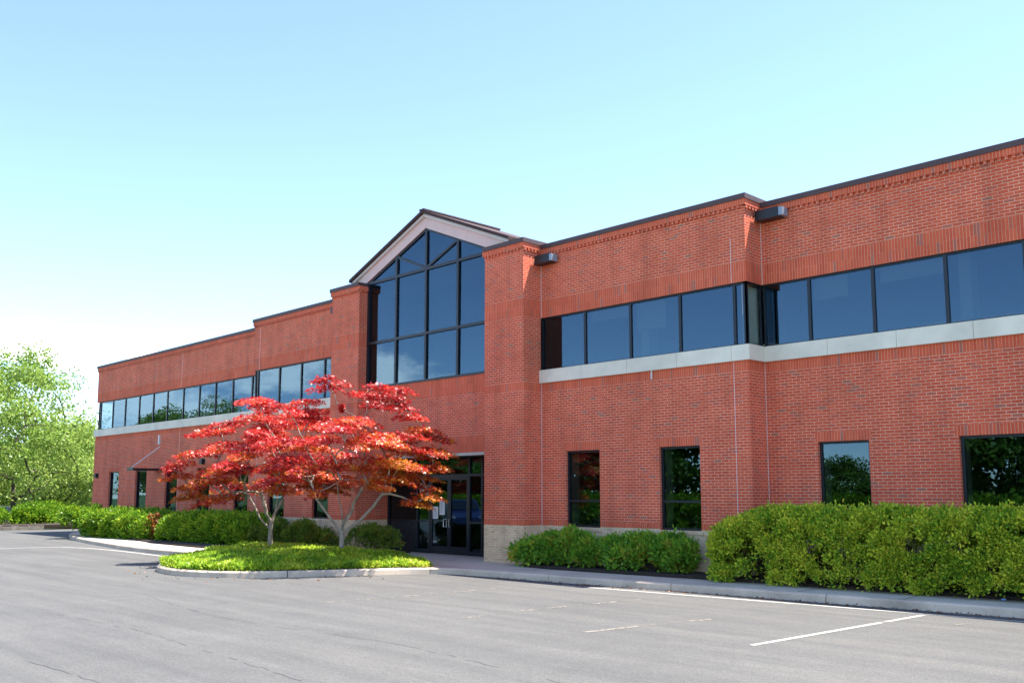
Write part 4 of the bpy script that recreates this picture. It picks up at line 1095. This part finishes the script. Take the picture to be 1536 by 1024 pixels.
# far hedges, bed edge on the other side of the drive
def bedL(name, poly): bed(name, poly, .1)
bedL('far_bed', [(-54.4, 19), (-55.0, 14.5), (-58.5, 10.8), (-72, 8), (-72, 45), (-54.4, 45)])
hedge('far_hedge', 'bright green hedge across the drive beyond the building', 'hedge', -64.0, -57.5, 19.2, 21.0, W + .05, -.85, M['hedge_dark'], slope=-.55, seed=70, dens=80, sprays=6, spr=.3, L=.16, Wd=.10, r=.4, bare=.05, per=8, spread=.1)
hedge('far_hedge', 'shaded end of hedge at the left edge across the drive', 'hedge', -60.0, -57.0, 15.4, 16.9, W + .05, -.90, M['hedge_dark'], slope=0, seed=71, dens=80, sprays=6, spr=.3, L=.16, Wd=.10, r=.4, bare=.05, per=8, spread=.1)
hedge('far_hedge', 'long low hedge across the parking lot mirrored in the ground floor glass', 'hedge', -62, -8, -11.5, -9.6, G, G + 1.5, M['hedge_dark'], slope=0, seed=72, dens=40, sprays=4, spr=.35, L=.2, Wd=.12, r=.5, bare=.05, per=7, spread=.12)
mb = MB()
for k in range(26):
    x = -54.3 - .02*k; y = 13.0 + k*.42
    mb.box(x - .28, x, y, y + .40, G, W + .05 + random.uniform(-.03, .05))
tag(mb.build('stone_edging', M['stone']), 'low grey stone edging along the bed across the drive', 'edging')
# grass verge beyond
n = 30000
C = np.stack([rng.uniform(-95, -72, n), rng.uniform(6, 45, n), np.full(n, G - .02)], 1); D = rng.normal(size=(n, 3)) * .4; D[:, 2] = 1
tag(quads_mesh('grass', leaf_quads(C, D, rng.uniform(.1, .3, n), .05), M['grass']), 'rough grass under the far trees', 'grass', kind='stuff')

n = 260
ip = np.array(isl_poly); k_ = rng.integers(0, len(ip), n); C = np.zeros((n, 3)); C[:, :2] = ip[k_] + rng.normal(size=(n, 2)) * .55; C[:, 2] = G + .01
C = C[~inpoly(C, isl_poly) & (edge_dist(C, isl_poly) > .2) & (C[:, 1] < 13.2) & (C[:, 0] > -24.5)]
D = rnd_dir(len(C)); D[:, 2] *= .2
tag(quads_mesh('fallen_leaves', leaf_quads(C, D, rng.uniform(.04, .09, len(C)), .04), M['dead']), 'few fallen maple leaves on the asphalt round the tree island', 'fallen leaves', kind='stuff')
# parked cars
def car(label, loc, rz, paint, group='parked cars'):
    t = thing('parked_car', label, 'car', (0, 0, G), group)
    cm_ = simple('car_paint', paint, .22, .3, var=.03); dk = M['panel']
    def ex(poly, w0, mat, name, bev=.05, parent=t):
        mb = MB(); mb.prism(poly, -w0, w0); o = mb.build(name, mat, parent)
        b_ = o.modifiers.new('bevel', 'BEVEL'); b_.width = bev; b_.segments = 3; b_.limit_method = 'ANGLE'; return o
    g = G
    body = ex([(-2.25, g+.30), (-1.95, g+.22), (1.95, g+.22), (2.28, g+.34), (2.30, g+.72), (2.1, g+.92), (1.15, g+1.02), (-1.95, g+1.04), (-2.28, g+.95)], .90, cm_, 'body', .09)
    cab = MB(); lo_ = [(-2.05, g+1.02), (1.1, g+1.0)]; hi_ = [(-1.75, g+1.58), (.25, g+1.60)]
    def ring(y0, y1): return [(lo_[0][0], y0, lo_[0][1]), (lo_[1][0], y0, lo_[1][1]), (hi_[1][0], y1, hi_[1][1]), (hi_[0][0], y1, hi_[0][1])]
    A_, B_ = ring(-.85, -.66), ring(.85, .66)
    cab.face(A_); cab.face(B_[::-1])
    for i in range(4): cab.face([A_[(i+1) % 4], A_[i], B_[i], B_[(i+1) % 4]])
    c_ = cab.build('cabin', cm_, t); b_ = c_.modifiers.new('bevel', 'BEVEL'); b_.width = .05; b_.segments = 2
    for s in (-1, 1):
        for xa, xb, xc, xd in ((-1.75, -.75, -.75, -1.6), (-.68, .85, .22, -.68)):
            wm = MB(); f_ = lambda z: s * (.85 - .19 * (z - g - 1.01) / .58 + .012)
            P = [(xa, f_(g+1.08), g+1.08), (xb, f_(g+1.08), g+1.08), (xc, f_(g+1.5), g+1.5), (xd, f_(g+1.5), g+1.5)]
            wm.face(P if s < 0 else P[::-1]); wm.face([(p[0], p[1] - s*.02, p[2]) for p in (P[::-1] if s < 0 else P)])
            wm.build('window', dk, t)
        hl = MB(); hl.box(2.16, 2.315, s*.72 - .14, s*.72 + .14, g+.66, g+.80); hl.build('headlight', M['lens'], t)
        for x in (-1.42, 1.42):
            wh = MB(); wh.tube([(x, s*.72, g+.33), (x, s*.93, g+.33)], .33, 24); wo_ = wh.build('wheel', simple('tyre', (.015, .015, .016), .85), t)
            rm = MB(); rm.tube([(x, s*.90, g+.33), (x, s*.94, g+.33)], .2, 18); rm.build('rim', M['steel'], wo_)
    for y_ in ():
        pass
    ws_ = MB(); P = [(1.02, -.72, g+1.08), (1.02, .72, g+1.08), (.40, .60, g+1.51), (.40, -.60, g+1.51)]
    P = [(p[0] + .03, p[1], p[2] + .02) for p in P]; ws_.face(P); ws_.build('windscreen', dk, t)
    t.location = (loc[0], loc[1], G + H); t.rotation_euler = (0, 0, rz)
    return t
car('dark blue car mirrored in the glass entrance doors', (-38.0, 3.2), math.radians(35), (.03, .05, .14))
car('grey car far behind the left hedge under the trees', (-77, 21.2), math.radians(70), (.16, .18, .22))
car('pale car far behind the hedge near the building corner', (-79, 26.8), math.radians(80), (.62, .58, .55))

# crumpled wrapper on the walk
bm = bmesh.new(); bmesh.ops.create_icosphere(bm, subdivisions=2, radius=.05)
for v in bm.verts: v.co *= random.uniform(.6, 1.15)
for v in bm.verts: v.co.z *= .55
me = bpy.data.meshes.new('wrapper'); bm.to_mesh(me); bm.free(); me.materials.append(simple('blue_wrapper', (.2, .32, .55), .3, .2, var=.5, nscale=40))
o = bpy.data.objects.new('wrapper', me); col.objects.link(o); o.location = (-5.75, 16.85, W + H + .02); tag(o, 'small crumpled blue wrapper on the walk before the big hedge', 'litter')

for o in bpy.data.objects:
    if 'org' in o: del o['org']
